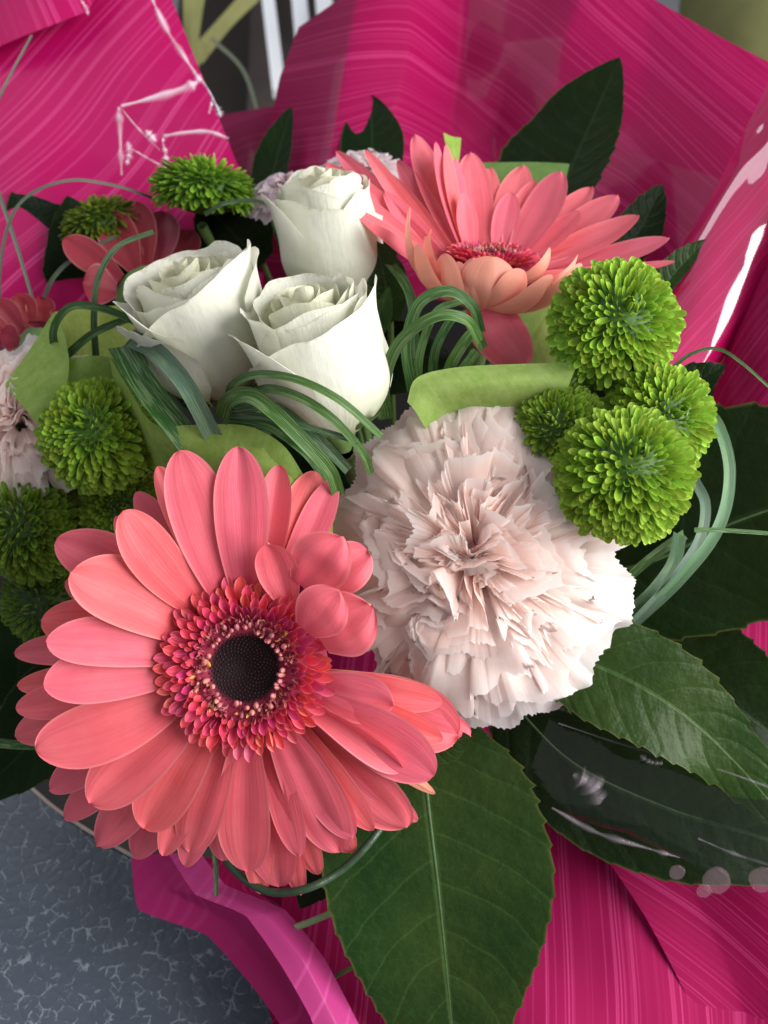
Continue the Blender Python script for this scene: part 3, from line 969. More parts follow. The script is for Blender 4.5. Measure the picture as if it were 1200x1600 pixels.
def simple_gerbera(cx, cy, d, tips, label, mat, cream=False):
    O = C(cx, cy, d)
    t = thing('gerbera', O, label, 'gerbera', 'coral gerberas')
    for i, (tx, ty, td, w) in enumerate(tips):
        T = C(tx, ty, td); a = unit(T - O)
        gerbera_petal_obj(O + a * 0.012, T, (-a[0] * 0.3, 0.35 - a[1] * 0.3, 1), w * KP * td, O, t, mat, arch=-0.03, cup=0.12, nu=11, nv=18,
                          b0=0.35, vm=0.6, groove=0.04, wav=0.06, seed=i + 40)
    mb = MB(); P = [np.array([0, 0.0, z]) for z in (0.004, 0.001, -0.010, -0.016)]
    V, F, U = tube(P, np.array([0.004, 0.012, 0.010, 0.003]), 16); mb.add(V, F, U)
    part('disc', mb.mesh('disc', M_CALYX), t)
    stem_part(t, (0, 0, -0.014), down_dir(O), 0.12, 0.003, M_STEM)


# ------------------------------------------------------------------ carnation


def carnation(cx, cy, d, Rpx, axis, label, nrings=11, detail=1.0, seed=1, sy=1.0, tint=(1, 1, 1), hgt=0.5, narc=None):
    rs = np.random.default_rng(seed)
    O = C(cx, cy, d + 0.0)
    t = thing('carnation', O, label, 'carnation', 'pale carnations')
    Rm = Rpx * KP * d
    R = basis_from(axis)
    pk = np.array([0.985, 0.70, 0.61]); wh = np.array([0.985, 0.96, 0.945])
    tint = np.array(tint)
    tri = lambda x: 2 / pi * np.arcsin(0.97 * np.sin(x))
    shears = []
    for lam, A, cnt in ((1.0, 0.06, 2), (0.56, 0.125, 3), (0.30, 0.062, 3), (0.16, 0.008, 2)):
        a0 = rs.uniform(0, pi)
        for q in range(cnt):
            a = a0 + q * pi / cnt + rs.uniform(-0.25, 0.25)
            shears.append((math.cos(a), math.sin(a), 2 * pi / (lam * rs.uniform(0.8, 1.25)), A * rs.uniform(0.7, 1.2), rs.uniform(0, 2 * pi)))
    order = rs.permutation(len(shears))

    def warp(x, y):
        """a chain of shears: nested rims stay nested but fold into shared zigzags"""
        r = np.hypot(x, y); e = np.clip((1.25 - r) / 0.55, 0.25, 1)
        x0, y0 = x, y
        for q in order:
            qx, qy, f, A, p_ = shears[q]
            s_ = A * e * tri(f * (qx * x + qy * y) + p_)
            x, y = x - qy * s_, y + qx * s_
        return x - x0, y - y0

    cx0, cy0 = (float(v_) for v_ in warp(np.array(0.0), np.array(0.0)))

    ring = []
    for k in range(nrings):
        f = (k + 0.6) / nrings
        ring.append((f ** 0.92, max(2, int(round(2 + 4.2 * f)))))
    idx = 0
    for k, (rk, np_) in enumerate(ring):
        off = rs.uniform(0, 2 * pi)
        for j in range(np_):
            c0 = off + 2 * pi * j / np_
            half = pi / np_ * rs.uniform(1.15, 1.6)
            rim_len = rk * Rm * 2 * half
            nu = int(np.clip(rim_len / 0.00028 * detail * 1.5, 40, 260)); nv = int(12 * (0.6 + 0.4 * detail)) + 2
            u = np.linspace(-1, 1, nu)
            th = c0 + half * u
            base_r = rk + rs.uniform(-0.035, 0.035) + rs.uniform(0.02, 0.08) * u * rs.choice([-1, 1]) - 0.05 * np.abs(u) ** 3
            # private finer ruffle
            base_r = base_r + 0.014 * vnoise(th * 13 + idx * 7.7, seed + idx) + 0.005 * vnoise(th * 31 + idx * 3.3, seed + idx + 5)
            # teeth
            lab = rim_len / 0.0013
            sx = (u * 0.5 + 0.5) * lab
            sx = sx + 0.6 * vnoise(sx * 0.5, idx)
            outer_ = float(np.clip((rk - 0.4) / 0.4, 0, 1))
            saw = np.abs((sx % 1.0) - 0.35 * 1.0) * (0.55 + 0.45 * vnoise(np.floor(sx) + 0.5, idx + 3))
            tooth = saw * (0.0014 + 0.0012 * outer_) + 0.0012 * vnoise(sx * 0.31, idx + 9)
            # cut the ends down so that the petal outline is rounded
            endcut = 0.010 * np.abs(u) ** 5
            vv = np.linspace(0, 1, nv) ** 0.8
            Vg, Ug = np.meshgrid(vv, u, indexing='ij')
            TH = np.broadcast_to(th, Vg.shape); BR = np.broadcast_to(base_r, Vg.shape)
            outer = np.clip((rk - 0.5) / 0.5, 0, 1)
            # depth below the dome surface
            depth = (1 - Vg) * (0.0070) * (Rm / 0.04)
            # radius shrinks towards the claw; outer petals lie flatter (visible faces)
            lean = 0.62 + 0.14 * outer ** 1.2
            Rr = BR * (1 - lean * (1 - Vg) * 0.85) - 0.05 * (1 - Vg)
            Rr = np.clip(Rr, 0.01, None)
            amp = 0.25 + 0.75 * Vg ** 0.8
            bx, by = BR * np.cos(TH), BR * np.sin(TH)
            wx, wy = warp(bx, by)
            fl_ = 0.04 * np.clip((Vg - 0.7) / 0.3, 0, 1) ** 2 * (0.4 + outer + 0.6 * np.sin(3 * TH + idx))
            oval = 1 + 0.05 * vnoise(TH * 1.6 + 3, seed) * np.clip(BR, 0, 1)
            gx = ((Rr + fl_) * np.cos(TH) * oval + (wx - cx0 * np.clip(1 - BR, 0, 1)) * amp)
            gy = ((Rr + fl_) * np.sin(TH) * oval + (wy - cy0 * np.clip(1 - BR, 0, 1)) * amp)
            rr = np.hypot(gx, gy)
            dome = lambda r: -hgt * Rm * np.clip(r, 0, 1.4) ** 2.3
            flat = 1 - 0.75 * outer                                  # outer petals: little depth under the rim, they rise inward
            z = dome(rr) * 1.0 - depth * flat - outer * (1 - Vg) * 0.004 + 0.0025 * vnoise2(gx * 4 + idx, gy * 4, idx) * (Rm / 0.04)
            gx = gx * Rm; gy = gy * Rm * sy
            if outer > 0.4:
                z = z + 0.0022 * outer * vnoise(TH * 9 + idx, idx + 31) * Vg
            P = np.stack([gx, gy, z], -1)
            # push the rim up / out by the teeth
            dirv = P[-1] - P[-3]; dirv /= np.linalg.norm(dirv, axis=1)[:, None] + 1e-9
            P[-1] += dirv * (tooth - endcut)[:, None]
            P[-2] += dirv * (tooth * 0.45 - endcut * 0.7)[:, None]
            f = np.clip(1.0 - 0.62 * rk, 0.10, 1)
            e = np.clip((Vg - 0.80) / 0.20, 0, 1) ** 2
            mixc = (f * (1 - 0.85 * e) * (0.75 + 0.25 * vnoise2(TH * 2, Vg * 2, idx)))[..., None]
            deep = np.clip(1 - Vg * 1.3, 0, 1)[..., None] * 0.25
            col = (wh * (1 - mixc) + pk * mixc)
            col = col * (1 - deep) + np.array([0.86, 0.80, 0.55]) * deep if rk > 0.75 else col
            me = make_mesh('petal', P.reshape(-1, 3) @ R.T, grid_faces(nv, nu), np.stack([Ug * 0.5 + 0.5, Vg], -1), (col * tint).reshape(-1, 3), M_CAR)
            part('petal', me, t); idx += 1
    mb = MB()
    P = [(R @ np.array([0, 0, z])) * Rm / 0.04 for z in (-0.018, -0.026, -0.036, -0.046)]
    V, F, U = tube(P, np.array([0.016, 0.011, 0.008, 0.005]) * Rm / 0.04, 16); mb.add(V, F, U)
    part('calyx', mb.mesh('calyx', M_CALYX), t)
    stem_part(t, P[-1], down_dir(O), 0.12, 0.0022, M_STEM)
    return t


# ------------------------------------------------------------------ rose


def rose(base_px, d, size, axis, spin, specs, label, sx=1.0):
    """specs: (theta deg, half span deg, radius, height, drop, lip, tip, neck)"""
    O = C(base_px[0], base_px[1], d)
    t = thing('rose', O, label, 'rose', 'ivory roses')
    R = basis_from(axis, (0, 0, -1))       # local x right, y away from viewer
    sp = math.radians(spin)
    for i, (th0, half, rad, H, drop, lip, tip, neck, *sk) in enumerate(specs):
        sk = sk[0] if sk else 0.0
        nu, nv = 41, 34
        u = np.linspace(-1, 1, nu); v = np.linspace(0, 1, nv) ** 0.8
        Vg, Ug = np.meshgrid(v, u, indexing='ij')
        edge_n = (0.035 if rad > 0.7 else 0.02) * vnoise(Ug * 2.3 + i * 5.1, i) + (0.010 if rad > 0.85 else 0.0) * vnoise(Ug * 8 + i * 2.7, i + 7)
        top = H * (1 - drop * np.abs(Ug) ** 2.4 + sk * Ug + edge_n) + tip * np.exp(-(Ug / 0.22) ** 2)
        z = Vg * top
        zn = z / max(H, 0.01)
        body = 0.30 + 0.70 * np.sin(pi / 2 * np.clip(zn / 0.48, 0, 1)) ** 0.8
        body = body - (1 - neck) * np.clip((zn - 0.45) / 0.45, 0, 1) ** 1.5
        r = rad * body
        r = r + 0.035 * Ug * rad                     # spiral tuck
        fl = np.clip((Vg - 0.55) / 0.45, 0, 1)
        lw = lip * (0.75 + 0.35 * vnoise(Ug * 1.6 + i * 3.3, i + 11)) 
        r = r + lw * fl ** 1.6
        rim = np.clip((Vg - 0.90) / 0.10, 0, 1)
        r = r + (0.022 if rad > 0.7 else 0.012) * rim ** 1.6
        z = z - 0.45 * np.maximum(lw, 0) * fl ** 4 - 0.008 * rim ** 2.2
        r = r + 0.025 * vnoise2(Ug * 1.5 + i, Vg * 2 + i, i + 20) * (0.3 + Vg)
        r = r + (0.03 if rad > 0.7 else 0.012) * vnoise(Ug * (3.1 if rad > 0.7 else 1.7) + i * 1.7, i + 50) * fl
        th = math.radians(th0) + sp + math.radians(half) * Ug * (0.55 + 0.45 * np.clip(Vg * 2.2, 0, 1))
        P = np.stack([r * np.cos(th) * sx, r * np.sin(th), z], -1) * size
        k = 1.0 if rad > 0.7 else 0.97
        col = np.ones((nu * nv, 3)) * np.array([k, k * (0.995 if rad > .7 else .985), k * (0.97 if rad > 0.7 else 0.86)])
        me = make_mesh('petal', P.reshape(-1, 3) @ R.T, grid_faces(nv, nu), np.stack([Ug * 0.5 + 0.5, Vg], -1), col, M_ROSE)
        part('petal', me, t)
    # sepals
    for j in range(5):
        a = 2 * pi * j / 5 + 0.4
        e = np.array([math.cos(a), math.sin(a), 0])
        B = R @ (e * 0.22 * size); T = R @ ((e * 1.02 + np.array([0, 0, 0.55])) * size)
        P, F, U = petal_geo(B, T, R @ (e * 0.5 + np.array([0, 0, -0.6])), size * 0.42, arch=0.10, cup=-0.2, curl=0.15, b0=0.8, vm=0.3, q=1.3, p=1.0, nu=7, nv=14)
        me = make_mesh('sepal', P, F, U, np.array([0.07, 0.16, 0.03]), M_ATT)
        part('sepal', me, t)
    mb = MB()
    P = [R @ np.array([0, 0, z]) * size for z in (0.14, 0.0, -0.18, -0.34)]
    V, F, U = tube(P, np.array([0.34, 0.30, 0.2, 0.12]) * size, 16); mb.add(V, F, U)
    part('hip', mb.mesh('hip', M_CALYX), t)
    stem_part(t, P[-1], down_dir(O), 0.12, 0.0026, M_STEM)
    return t


# ------------------------------------------------------------------ pompon


def add_joined(mbj, me, M, k):
    vv = np.empty(len(me.vertices) * 3, np.float32); me.vertices.foreach_get('co', vv)
    m = np.array(M); v3 = vv.reshape(-1, 3) @ m[:3, :3].T + m[:3, 3]
    nv = len(v3) // 5
    uu = np.zeros((len(v3), 2)); uu[:, 1] = np.repeat(1 - (1 - np.linspace(0, 1, nv)) ** 1.5, 5)
    uu[:, 0] = np.tile(np.linspace(0, 1, 5), nv)
    mbj.add(v3, grid_faces(nv, 5), uu, np.array([1, 1, 1.0]) * k)


def pompon(cx, cy, d, Rpx, axis, label, n=880, squash=0.9, joined=False, tint=1.0, seed=0):  # tint below one darkens the petals to imitate shade
    rs = random.Random(seed)
    O = C(cx, cy, d)
    t = thing('pompon_chrysanthemum', O, label, 'chrysanthemum', 'green pompon chrysanthemums')
    Rm = Rpx * KP * d
    R = basis_from(axis)
    core = 0.80 * Rm
    # core
    mb = MB(); nr, na = 12, 20
    a = np.linspace(0.01, pi - 0.01, nr); b = np.linspace(0, 2 * pi, na, endpoint=False)
    A, B = np.meshgrid(a, b, indexing='ij')
    V = np.stack([core * np.sin(A) * np.cos(B), core * np.sin(A) * np.sin(B), core * squash * np.cos(A)], -1)
    mb.add(V.reshape(-1, 3) @ R.T, grid_faces(nr, na, wrap=True)[:, ::-1], np.stack([B, A], -1), np.array([0.06, 0.14, 0.012]) * tint)
    part('core', mb.mesh('core', M_ATT), t)
    meshes = []
    for q, (cu, cl, no) in enumerate(((0.28, 0.18, 0.10), (0.36, 0.40, 0.25), (0.22, 0.28, 0.30))):
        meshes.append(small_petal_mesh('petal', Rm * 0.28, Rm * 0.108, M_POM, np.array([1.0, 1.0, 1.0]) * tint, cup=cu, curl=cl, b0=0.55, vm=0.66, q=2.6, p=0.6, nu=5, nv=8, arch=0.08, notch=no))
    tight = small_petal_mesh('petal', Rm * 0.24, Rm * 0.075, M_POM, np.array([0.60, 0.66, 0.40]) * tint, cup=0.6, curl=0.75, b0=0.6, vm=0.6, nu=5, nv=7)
    mbj = MB(); jobs = []
    N = n
    for i in range(N):
        f = (i + 0.5) / N
        # polar angle from the flower's own centre, down to 118 degrees
        al = math.acos(1 - f * (1 - math.cos(math.radians(116))))
        be = i * 2.399963 + rs.uniform(-0.05, 0.05)
        nrm = np.array([math.sin(al) * math.cos(be), math.sin(al) * math.sin(be), math.cos(al)])
        tan = np.array([math.cos(al) * math.cos(be), math.cos(al) * math.sin(be), -math.sin(al)])
        k = min(1, al / 0.5)
        leanw = 0.25 + 0.75 * k
        out = nrm * (1.0 - 0.30 * k) + tan * (0.62 * leanw) + 0.10 * rng.normal(size=3)
        face = nrm * 0.8 - tan * (0.6) + np.array([0, 0, 0.35]) + 0.22 * rng.normal(size=3)
        pos = nrm * np.array([1, 1, squash]) * core * (0.93 if k > 0.6 else 1.0) * (1 + 0.07 * math.sin(2.3 * be + seed) * math.sin(2 * al + seed * 1.7) + 0.03 * math.sin(5 * be + 2 * seed))
        sc = (0.50 + 0.50 * min(1, (al / 0.6))) * rs.uniform(0.85, 1.15)
        if al < 0.20:
            me = tight; sc = 0.7 + al
        else:
            me = meshes[rs.randrange(3)]
        M = orient(R, pos, out, face, sc)
        if joined:
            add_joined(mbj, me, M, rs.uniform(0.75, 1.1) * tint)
        else:
            jobs.append((float((R @ nrm)[2]), me, M))
    if not joined:
        # the petals that face the viewer most are parts, the far side is one joined part
        jobs.sort(key=lambda q: -q[0])
        for q in jobs[:300]: part('petal', q[1], t, q[2])
        rest = jobs[300:]
        for q, me, M in rest: add_joined(mbj, me, M, rs.uniform(0.75, 1.1) * tint)
    if True:
        o = part('petals', mbj.mesh('petals', M_POM), t); o['kind'] = 'stuff'
    stem_part(t, R @ np.array([0, 0, -core * 0.8]), down_dir(O), 0.12, 0.0018, M_STEM)
    return t


# ------------------------------------------------------------------ leaves and blades


def leaf(path, wl, wr, label, mat, teeth=16, ta=0.055, fold=0.18, wavy=0.05, N=(0, 0, 1), seed=0, vm=0.42, group='glossy green leaves', b0=0.1, p=0.85, q=1.7, roll=0.0):
    """path: [(px,py,d)...] of the midrib from base to tip; wl / wr: half widths in px left and right of it"""
    P = np.array([C(*a) for a in path])
    nv, nu = 150, 11
    Cn = catmull(P, nv)
    T = np.gradient(Cn, axis=0); T /= np.linalg.norm(T, axis=1)[:, None]
    n0 = unit(N)
    S_ = np.cross(T, n0); S_ /= np.linalg.norm(S_, axis=1)[:, None]
    Nn = np.cross(S_, T)
    if roll:
        S_, Nn = S_ * math.cos(roll) + Nn * math.sin(roll), Nn * math.cos(roll) - S_ * math.sin(roll)
    v = np.linspace(0, 1, nv)
    sc = KP * np.mean(-Cn[:, 2])
    pr = prof(v, b0, vm, q, p)
    V = []
    us = np.concatenate([-np.linspace(1, 0, nu)[:-1], np.linspace(0, 1, nu)])
    for side_i, u in enumerate(us):
        wd = (wr if u > 0 else wl) * sc
        tt = (v * teeth + (0.35 if u > 0 else 0) + 0.25 * vnoise(v * 5, seed)) % 1.0
        tooth = (tt ** 2.2) * ta * (wl + wr) / 2 * sc * np.clip(pr * 2.5, 0, 1) * (0.75 + 0.4 * vnoise(v * 9, seed + 4))
        hw = wd * pr * (1 + 0.04 * vnoise(v * 6 + u, seed))
        x = u * hw + np.sign(u) * (abs(u) ** 8) * tooth
        z = -fold * np.abs(u) ** 1.3 * hw * -1 + wavy * (wl + wr) * sc * vnoise(v * 5 + 3 * np.sign(u), seed + 2) * abs(u) ** 1.5
        V.append(Cn + S_ * x[:, None] + Nn * z[:, None])
    V = np.array(V).transpose(1, 0, 2)
    O = Cn[0]
    uv = np.stack(np.meshgrid(v, us * 0.5 + 0.5, indexing='ij')[::-1], -1)
    t = thing('leaf', O, label, 'leaf', group)
    part('leaf_blade', make_mesh('leaf_blade', V.reshape(-1, 3) - O, grid_faces(nv, len(us)), uv, None, mat), t)
    mb = MB()
    Vt, F, U = tube(Cn[:-6:5] - O - Nn[:-6:5] * 0.0003, np.linspace(0.0006, 0.0002, len(Cn[:-6:5])) * (wl + wr) / 300 + 0.00005, 8)
    mb.add(Vt, F, U); part('midrib', mb.mesh('midrib', M_RIB), t)
    # stalk running back to the stems
    mb = MB(); e = C(620, 900, 0.5) - O
    Vt, F, U = tube([e * s_ * 0.35 * 1.0 for s_ in np.linspace(0, 1, 6)], 0.0010, 8); mb.add(Vt, F, U)
    part('stalk', mb.mesh('stalk', M_STEM), t)
    return t


def blade(path, w, label, col=(0.045, 0.14, 0.035), roll=0.0, n=60, N=(0, 0, 1), group='long thin grass blades', thick=0.0, taper=0.25, vee=0.25, name='grass_blade', cat='grass blade', rollend=None):
    P = np.array([C(*a) for a in path])
    Cn = catmull(P, n)
    T = np.gradient(Cn, axis=0); T /= np.linalg.norm(T, axis=1)[:, None]
    v = np.linspace(0, 1, n); us = np.linspace(-1, 1, 7)
    sc = KP * np.mean(-Cn[:, 2])
    hw = w / 2 * sc * (1 - taper * v)
    ro = np.linspace(roll, roll if rollend is None else rollend, n)
    S0 = np.cross(T, unit(N)); S0 /= np.linalg.norm(S0, axis=1)[:, None] + 1e-9
    N0 = np.cross(S0, T)
    S_ = S0 * np.cos(ro)[:, None] + N0 * np.sin(ro)[:, None]
    Nn = N0 * np.cos(ro)[:, None] - S0 * np.sin(ro)[:, None]
    V = np.array([Cn + S_ * (u * hw)[:, None] + Nn * ((vee * (abs(u) - 0.5)) * hw)[:, None] for u in us]).transpose(1, 0, 2)
    # give the blade a body: lower skin
    th = 0.00022
    Vb = V - Nn[:, None, :] * th * (1 - np.abs(us) ** 4)[None, :, None]
    O = Cn[0]
    uv = np.stack(np.meshgrid(v * 4, us * 0.5 + 0.5, indexing='ij')[::-1], -1)
    mb = MB(); mb.add(V - O, grid_faces(n, 7), uv, np.array(col)); mb.add(Vb - O, grid_faces(n, 7)[:, ::-1], uv, np.array(col) * 0.8)
    return single(name, O, mb.mesh(name, M_BLADE), label, cat, group)


def bicubic(G, nr, nc, lin=0.0):
    G = np.asarray(G, float)
    rows = np.array([catmull(g, nc) * (1 - lin) + lin_(g, nc) * lin for g in G])
    return np.array([catmull(rows[:, j], nr) * (1 - lin) + lin_(rows[:, j], nr) * lin for j in range(nc)]).transpose(1, 0, 2)


def lin_(P, n):
    P = np.asarray(P, float); x = np.linspace(0, len(P) - 1, n)
    return np.array([np.interp(x, np.arange(len(P)), P[:, k]) for k in range(P.shape[1])]).T


def sheet_mesh(name, grid, O, mat, nr=60, nc=60, rot=0.0, us=1.0, noise=0.0, freq=3.0, seed=0, col=None, lin=0.0):
    G = np.array([[C(*p) for p in row] for row in grid])
    P = bicubic(G, nr, nc, lin)
    du = np.gradient(P, axis=1); dv = np.gradient(P, axis=0)
    Nn = np.cross(dv, du); Nn /= np.linalg.norm(Nn, axis=2)[..., None] + 1e-12
    # arc-length like uv in decimetres
    x, y = P[..., 0] * 10, P[..., 1] * 10
    U0 = np.concatenate([np.zeros((nr, 1)), np.cumsum(np.linalg.norm(np.diff(P, axis=1), axis=2), 1)], 1) * 10
    V0 = np.concatenate([np.zeros((1, nc)), np.cumsum(np.linalg.norm(np.diff(P, axis=0), axis=2), 0)], 0) * 10
    if noise:
        P = P + Nn * (noise * (vnoise2(U0 * freq * 0.7 + V0 * freq * 0.3 + seed, V0 * freq * 0.35 + seed * 2, seed) + 0.4 * vnoise2(U0 * freq * 2.1, V0 * freq * 1.3, seed + 3)))[..., None]
    c_, s_ = math.cos(rot), math.sin(rot)
    uv = np.stack([(U0 * c_ + V0 * s_) * us, (-U0 * s_ + V0 * c_) * us], -1)
    cc = None if col is None else np.tile(np.asarray(col, float), (nr * nc, 1))
    return make_mesh(name, P.reshape(-1, 3) - O, grid_faces(nr, nc), uv, cc, mat)


# ================================================================== WRAPPING
OW = C(600, 800, 0.36)
wrap = thing('wrapping_paper', OW, 'glossy magenta striped wrapping film folded round the whole bouquet', 'gift wrap')
part('sheet', sheet_mesh('sheet', [
    [(-260, -120, .43), (-60, -120, .42), (110, -120, .41), (222, -120, .405)],
    [(-260, 80, .41), (-40, 80, .395), (150, 85, .388), (302, 85, .388)],
    [(-260, 250, .385), (-30, 240, .37), (180, 240, .372), (364, 240, .368)],
    [(-260, 430, .36), (-30, 430, .345), (170, 400, .350), (412, 370, .36)],
    [(-260, 640, .34), (-30, 640, .335), (170, 600, .345), (400, 560, .36)]], OW, M_WRAPL, 70, 70, rot=0.67, noise=0.0006, freq=1.6, seed=3), wrap, label='broad flat sheet at the upper left')
part('sheet', sheet_mesh('sheet', [
    [(-260, -140, .415), (-60, -140, .40), (90, -130, .39), (200, -140, .392)],
    [(-260, 20, .408), (-60, 10, .393), (60, -10, .386), (170, -45, .389)],
    [(-260, 110, .403), (-60, 90, .389), (50, 52, .383), (138, 18, .385)]], OW, M_WRAPL, 40, 50, rot=-0.30, noise=0.001, freq=2, seed=8), wrap, label='folded-over corner at the top left')
part('sheet', sheet_mesh('sheet', [
    [(465, 40, .425), (560, -22, .41), (640, -80, .42), (730, -90, .445), (850, -80, .43), (930, -60, .415), (1012, -8, .41), (1200, 98, .385), (1420, 220, .36)],
    [(436, 120, .415), (540, 90, .392), (640, 70, .405), (720, 90, .437), (800, 70, .42), (880, 60, .405), (1010, 110, .395), (1200, 190, .365), (1400, 300, .345)],
    [(416, 230, .41), (520, 210, .385), (610, 200, .39), (700, 220, .42), (770, 220, .425), (850, 210, .405), (980, 240, .385), (1160, 290, .355), (1360, 380, .335)],
    [(405, 330, .40), (500, 320, .38), (600, 320, .38), (700, 340, .40), (780, 340, .405), (860, 340, .39), (980, 360, .375), (1120, 400, .352), (1300, 480, .335)],
    [(400, 470, .39), (500, 460, .37), (600, 460, .365), (700, 470, .375), (800, 470, .375), (880, 480, .37), (990, 500, .36), (1100, 540, .35), (1250, 620, .335)]],
    OW, M_WRAPR, 90, 130, rot=-1.15, us=1.3, noise=0.0012, freq=2.0, seed=5, lin=0.6), wrap, label='tall folded sheet behind the flowers')
part('sheet', sheet_mesh('sheet', [
    [(330, 170, .47), (400, 165, .46), (470, 160, .46)],
    [(345, 230, .45), (400, 225, .44), (470, 230, .44)],
    [(350, 330, .42), (410, 330, .42), (470, 330, .42)]], OW, M_WRAPR, 30, 30, rot=1.3, noise=0.003, freq=3, seed=9), wrap, label='dark fold deep in the gap')
# rolled fold at the right that catches the window


def strip_roll(P0, P1, r0, r1, a0, a1, mat, name, label, rot=0.0, us=1.0, nr=80, nc=40, seed=0, noise=0.0006):
    P0, P1 = np.array(P0), np.array(P1); ax = unit(P1 - P0)
    s_ = unit(np.cross(ax, (0, 0, 1))); n_ = np.cross(s_, ax)
    V = []; uv = []
    for i in range(nr):
        t = i / (nr - 1); c = P0 + (P1 - P0) * t; r = r0 + (r1 - r0) * t
        for j in range(nc):
            a = a0 + (a1 - a0) * j / (nc - 1)
            rr = r * (1 + 0.06 * math.sin(t * 7 + a * 3 + seed)) + noise * float(vnoise2(t * 9, a * 3, seed))
            V.append(c + rr * (math.cos(a) * s_ + math.sin(a) * n_))
            x, y = a * 1.0 * r * 100, t * np.linalg.norm(P1 - P0) * 100
            uv.append(((x * math.cos(rot) + y * math.sin(rot)) * us, (-x * math.sin(rot) + y * math.cos(rot)) * us))
    me = make_mesh(name, np.array(V) - OW, grid_faces(nr, nc), uv, None, mat)
    return part(name, me, wrap, label=label)


strip_roll(C(1296, 145, .315), C(1005, 634, .325), .019, .014, 0.1, 3.0, M_ROLL, 'rolled_fold', 'rolled bright fold at the right edge', rot=0.25, us=1.0, seed=2)
strip_roll(C(1340, 300, .300), C(1130, 760, .320), .018, .013, -0.1, 3.0, M_WRAPR, 'rolled_fold', 'second rolled fold below it', rot=0.35, us=1.0, seed=4)
# lower sheet under the leaves, with folds
def low(px, py):
    d = 0.337 - 0.00009 * (py - 1200) + 0.002 * math.sin(px * 0.012 + py * 0.004) + 0.001 * math.sin(px * 0.027 - py * 0.011)
    f = (px - 860) - (py - 1240) * 0.75
    d -= 0.00002 * abs(f)
    return d
part('sheet', sheet_mesh('sheet', [[(x, y, low(x, y)) for x in range(440, 1500, 60)] for y in range(760, 1900, 70)],
     OW, M_WRAPB, 150, 150, rot=0.16, us=1.5, noise=0.0008, freq=2.2, seed=12), wrap, label='crumpled sheet under the big leaves at lower right')
part('sheet', sheet_mesh('sheet', [
    [(862, 1150, .330), (960, 1140, .322), (1100, 1150, .318), (1280, 1160, .312), (1500, 1180, .305)],
    [(872, 1236, .322), (985, 1230, .318), (1110, 1240, .312), (1290, 1250, .308), (1500, 1270, .300)],
    [(940, 1330, .316), (1030, 1310, .315), (1150, 1330, .309), (1310, 1340, .304), (1500, 1360, .296)],
    [(1010, 1435, .310), (1090, 1410, .311), (1200, 1420, .304), (1330, 1430, .299), (1500, 1450, .290)],
    [(1075, 1560, .304), (1140, 1520, .307), (1240, 1520, .301), (1360, 1530, .294), (1500, 1540, .286)],
    [(1130, 1700, .298), (1190, 1660, .302), (1290, 1650, .296), (1400, 1640, .288), (1500, 1640, .280)]],
    OW, M_WRAPB, 90, 90, rot=-0.62, us=1.4, noise=0.0007, freq=2.2, seed=14, lin=0.4), wrap, label='layer folded over the crumpled sheet at lower right')
part('sheet', sheet_mesh('sheet', [
    [(212, 1330, .308), (330, 1340, .312), (470, 1330, .318), (640, 1320, .320)],
    [(215, 1400, .305), (345, 1385, .308), (470, 1400, .312), (650, 1400, .316)],
    [(300, 1440, .303), (420, 1420, .305), (520, 1440, .308), (680, 1480, .312)],
    [(400, 1530, .300), (480, 1500, .300), (590, 1520, .304), (740, 1560, .308)],
    [(450, 1700, .292), (560, 1690, .294), (690, 1690, .298), (800, 1690, .302)]], OW, M_WRAPB, 70, 60, rot=0.65, us=1.5, noise=0.0009, freq=3, seed=21), wrap, label='striped inner sheet under the front flower')
part('turned_edge', sheet_mesh('turned_edge', [
    [(203, 1342, .300), (232, 1335, .299), (262, 1335, .297)],
    [(215, 1422, .297), (262, 1390, .295), (305, 1398, .290)],
    [(322, 1462, .293), (352, 1438, .290), (385, 1432, .284)],
    [(392, 1540, .288), (415, 1510, .285), (440, 1510, .278)],
    [(440, 1605, .284), (462, 1585, .281), (485, 1590, .274)],
    [(490, 1720, .279), (510, 1710, .276), (530, 1720, .270)]], OW, M_WRAPV, 80, 30, rot=1.0, us=1.2, noise=0.0006, freq=5, seed=31, lin=0.7), wrap, label='darker outer half of the turned edge')
part('turned_edge', sheet_mesh('turned_edge', [
    [(262, 1335, .297), (285, 1335, .299), (310, 1330, .302)],
    [(305, 1398, .290), (330, 1392, .291), (352, 1385, .297)],
    [(385, 1432, .284), (415, 1430, .284), (445, 1420, .292)],
    [(440, 1510, .278), (475, 1500, .279), (508, 1498, .287)],
    [(485, 1590, .274), (522, 1590, .275), (560, 1600, .283)],
    [(530, 1720, .270), (570, 1710, .271), (610, 1720, .279)]], OW, M_WRAPW, 80, 30, rot=1.0, us=1.2, noise=0.0006, freq=5, seed=33, lin=0.7), wrap, label='paler inner half of the turned edge')

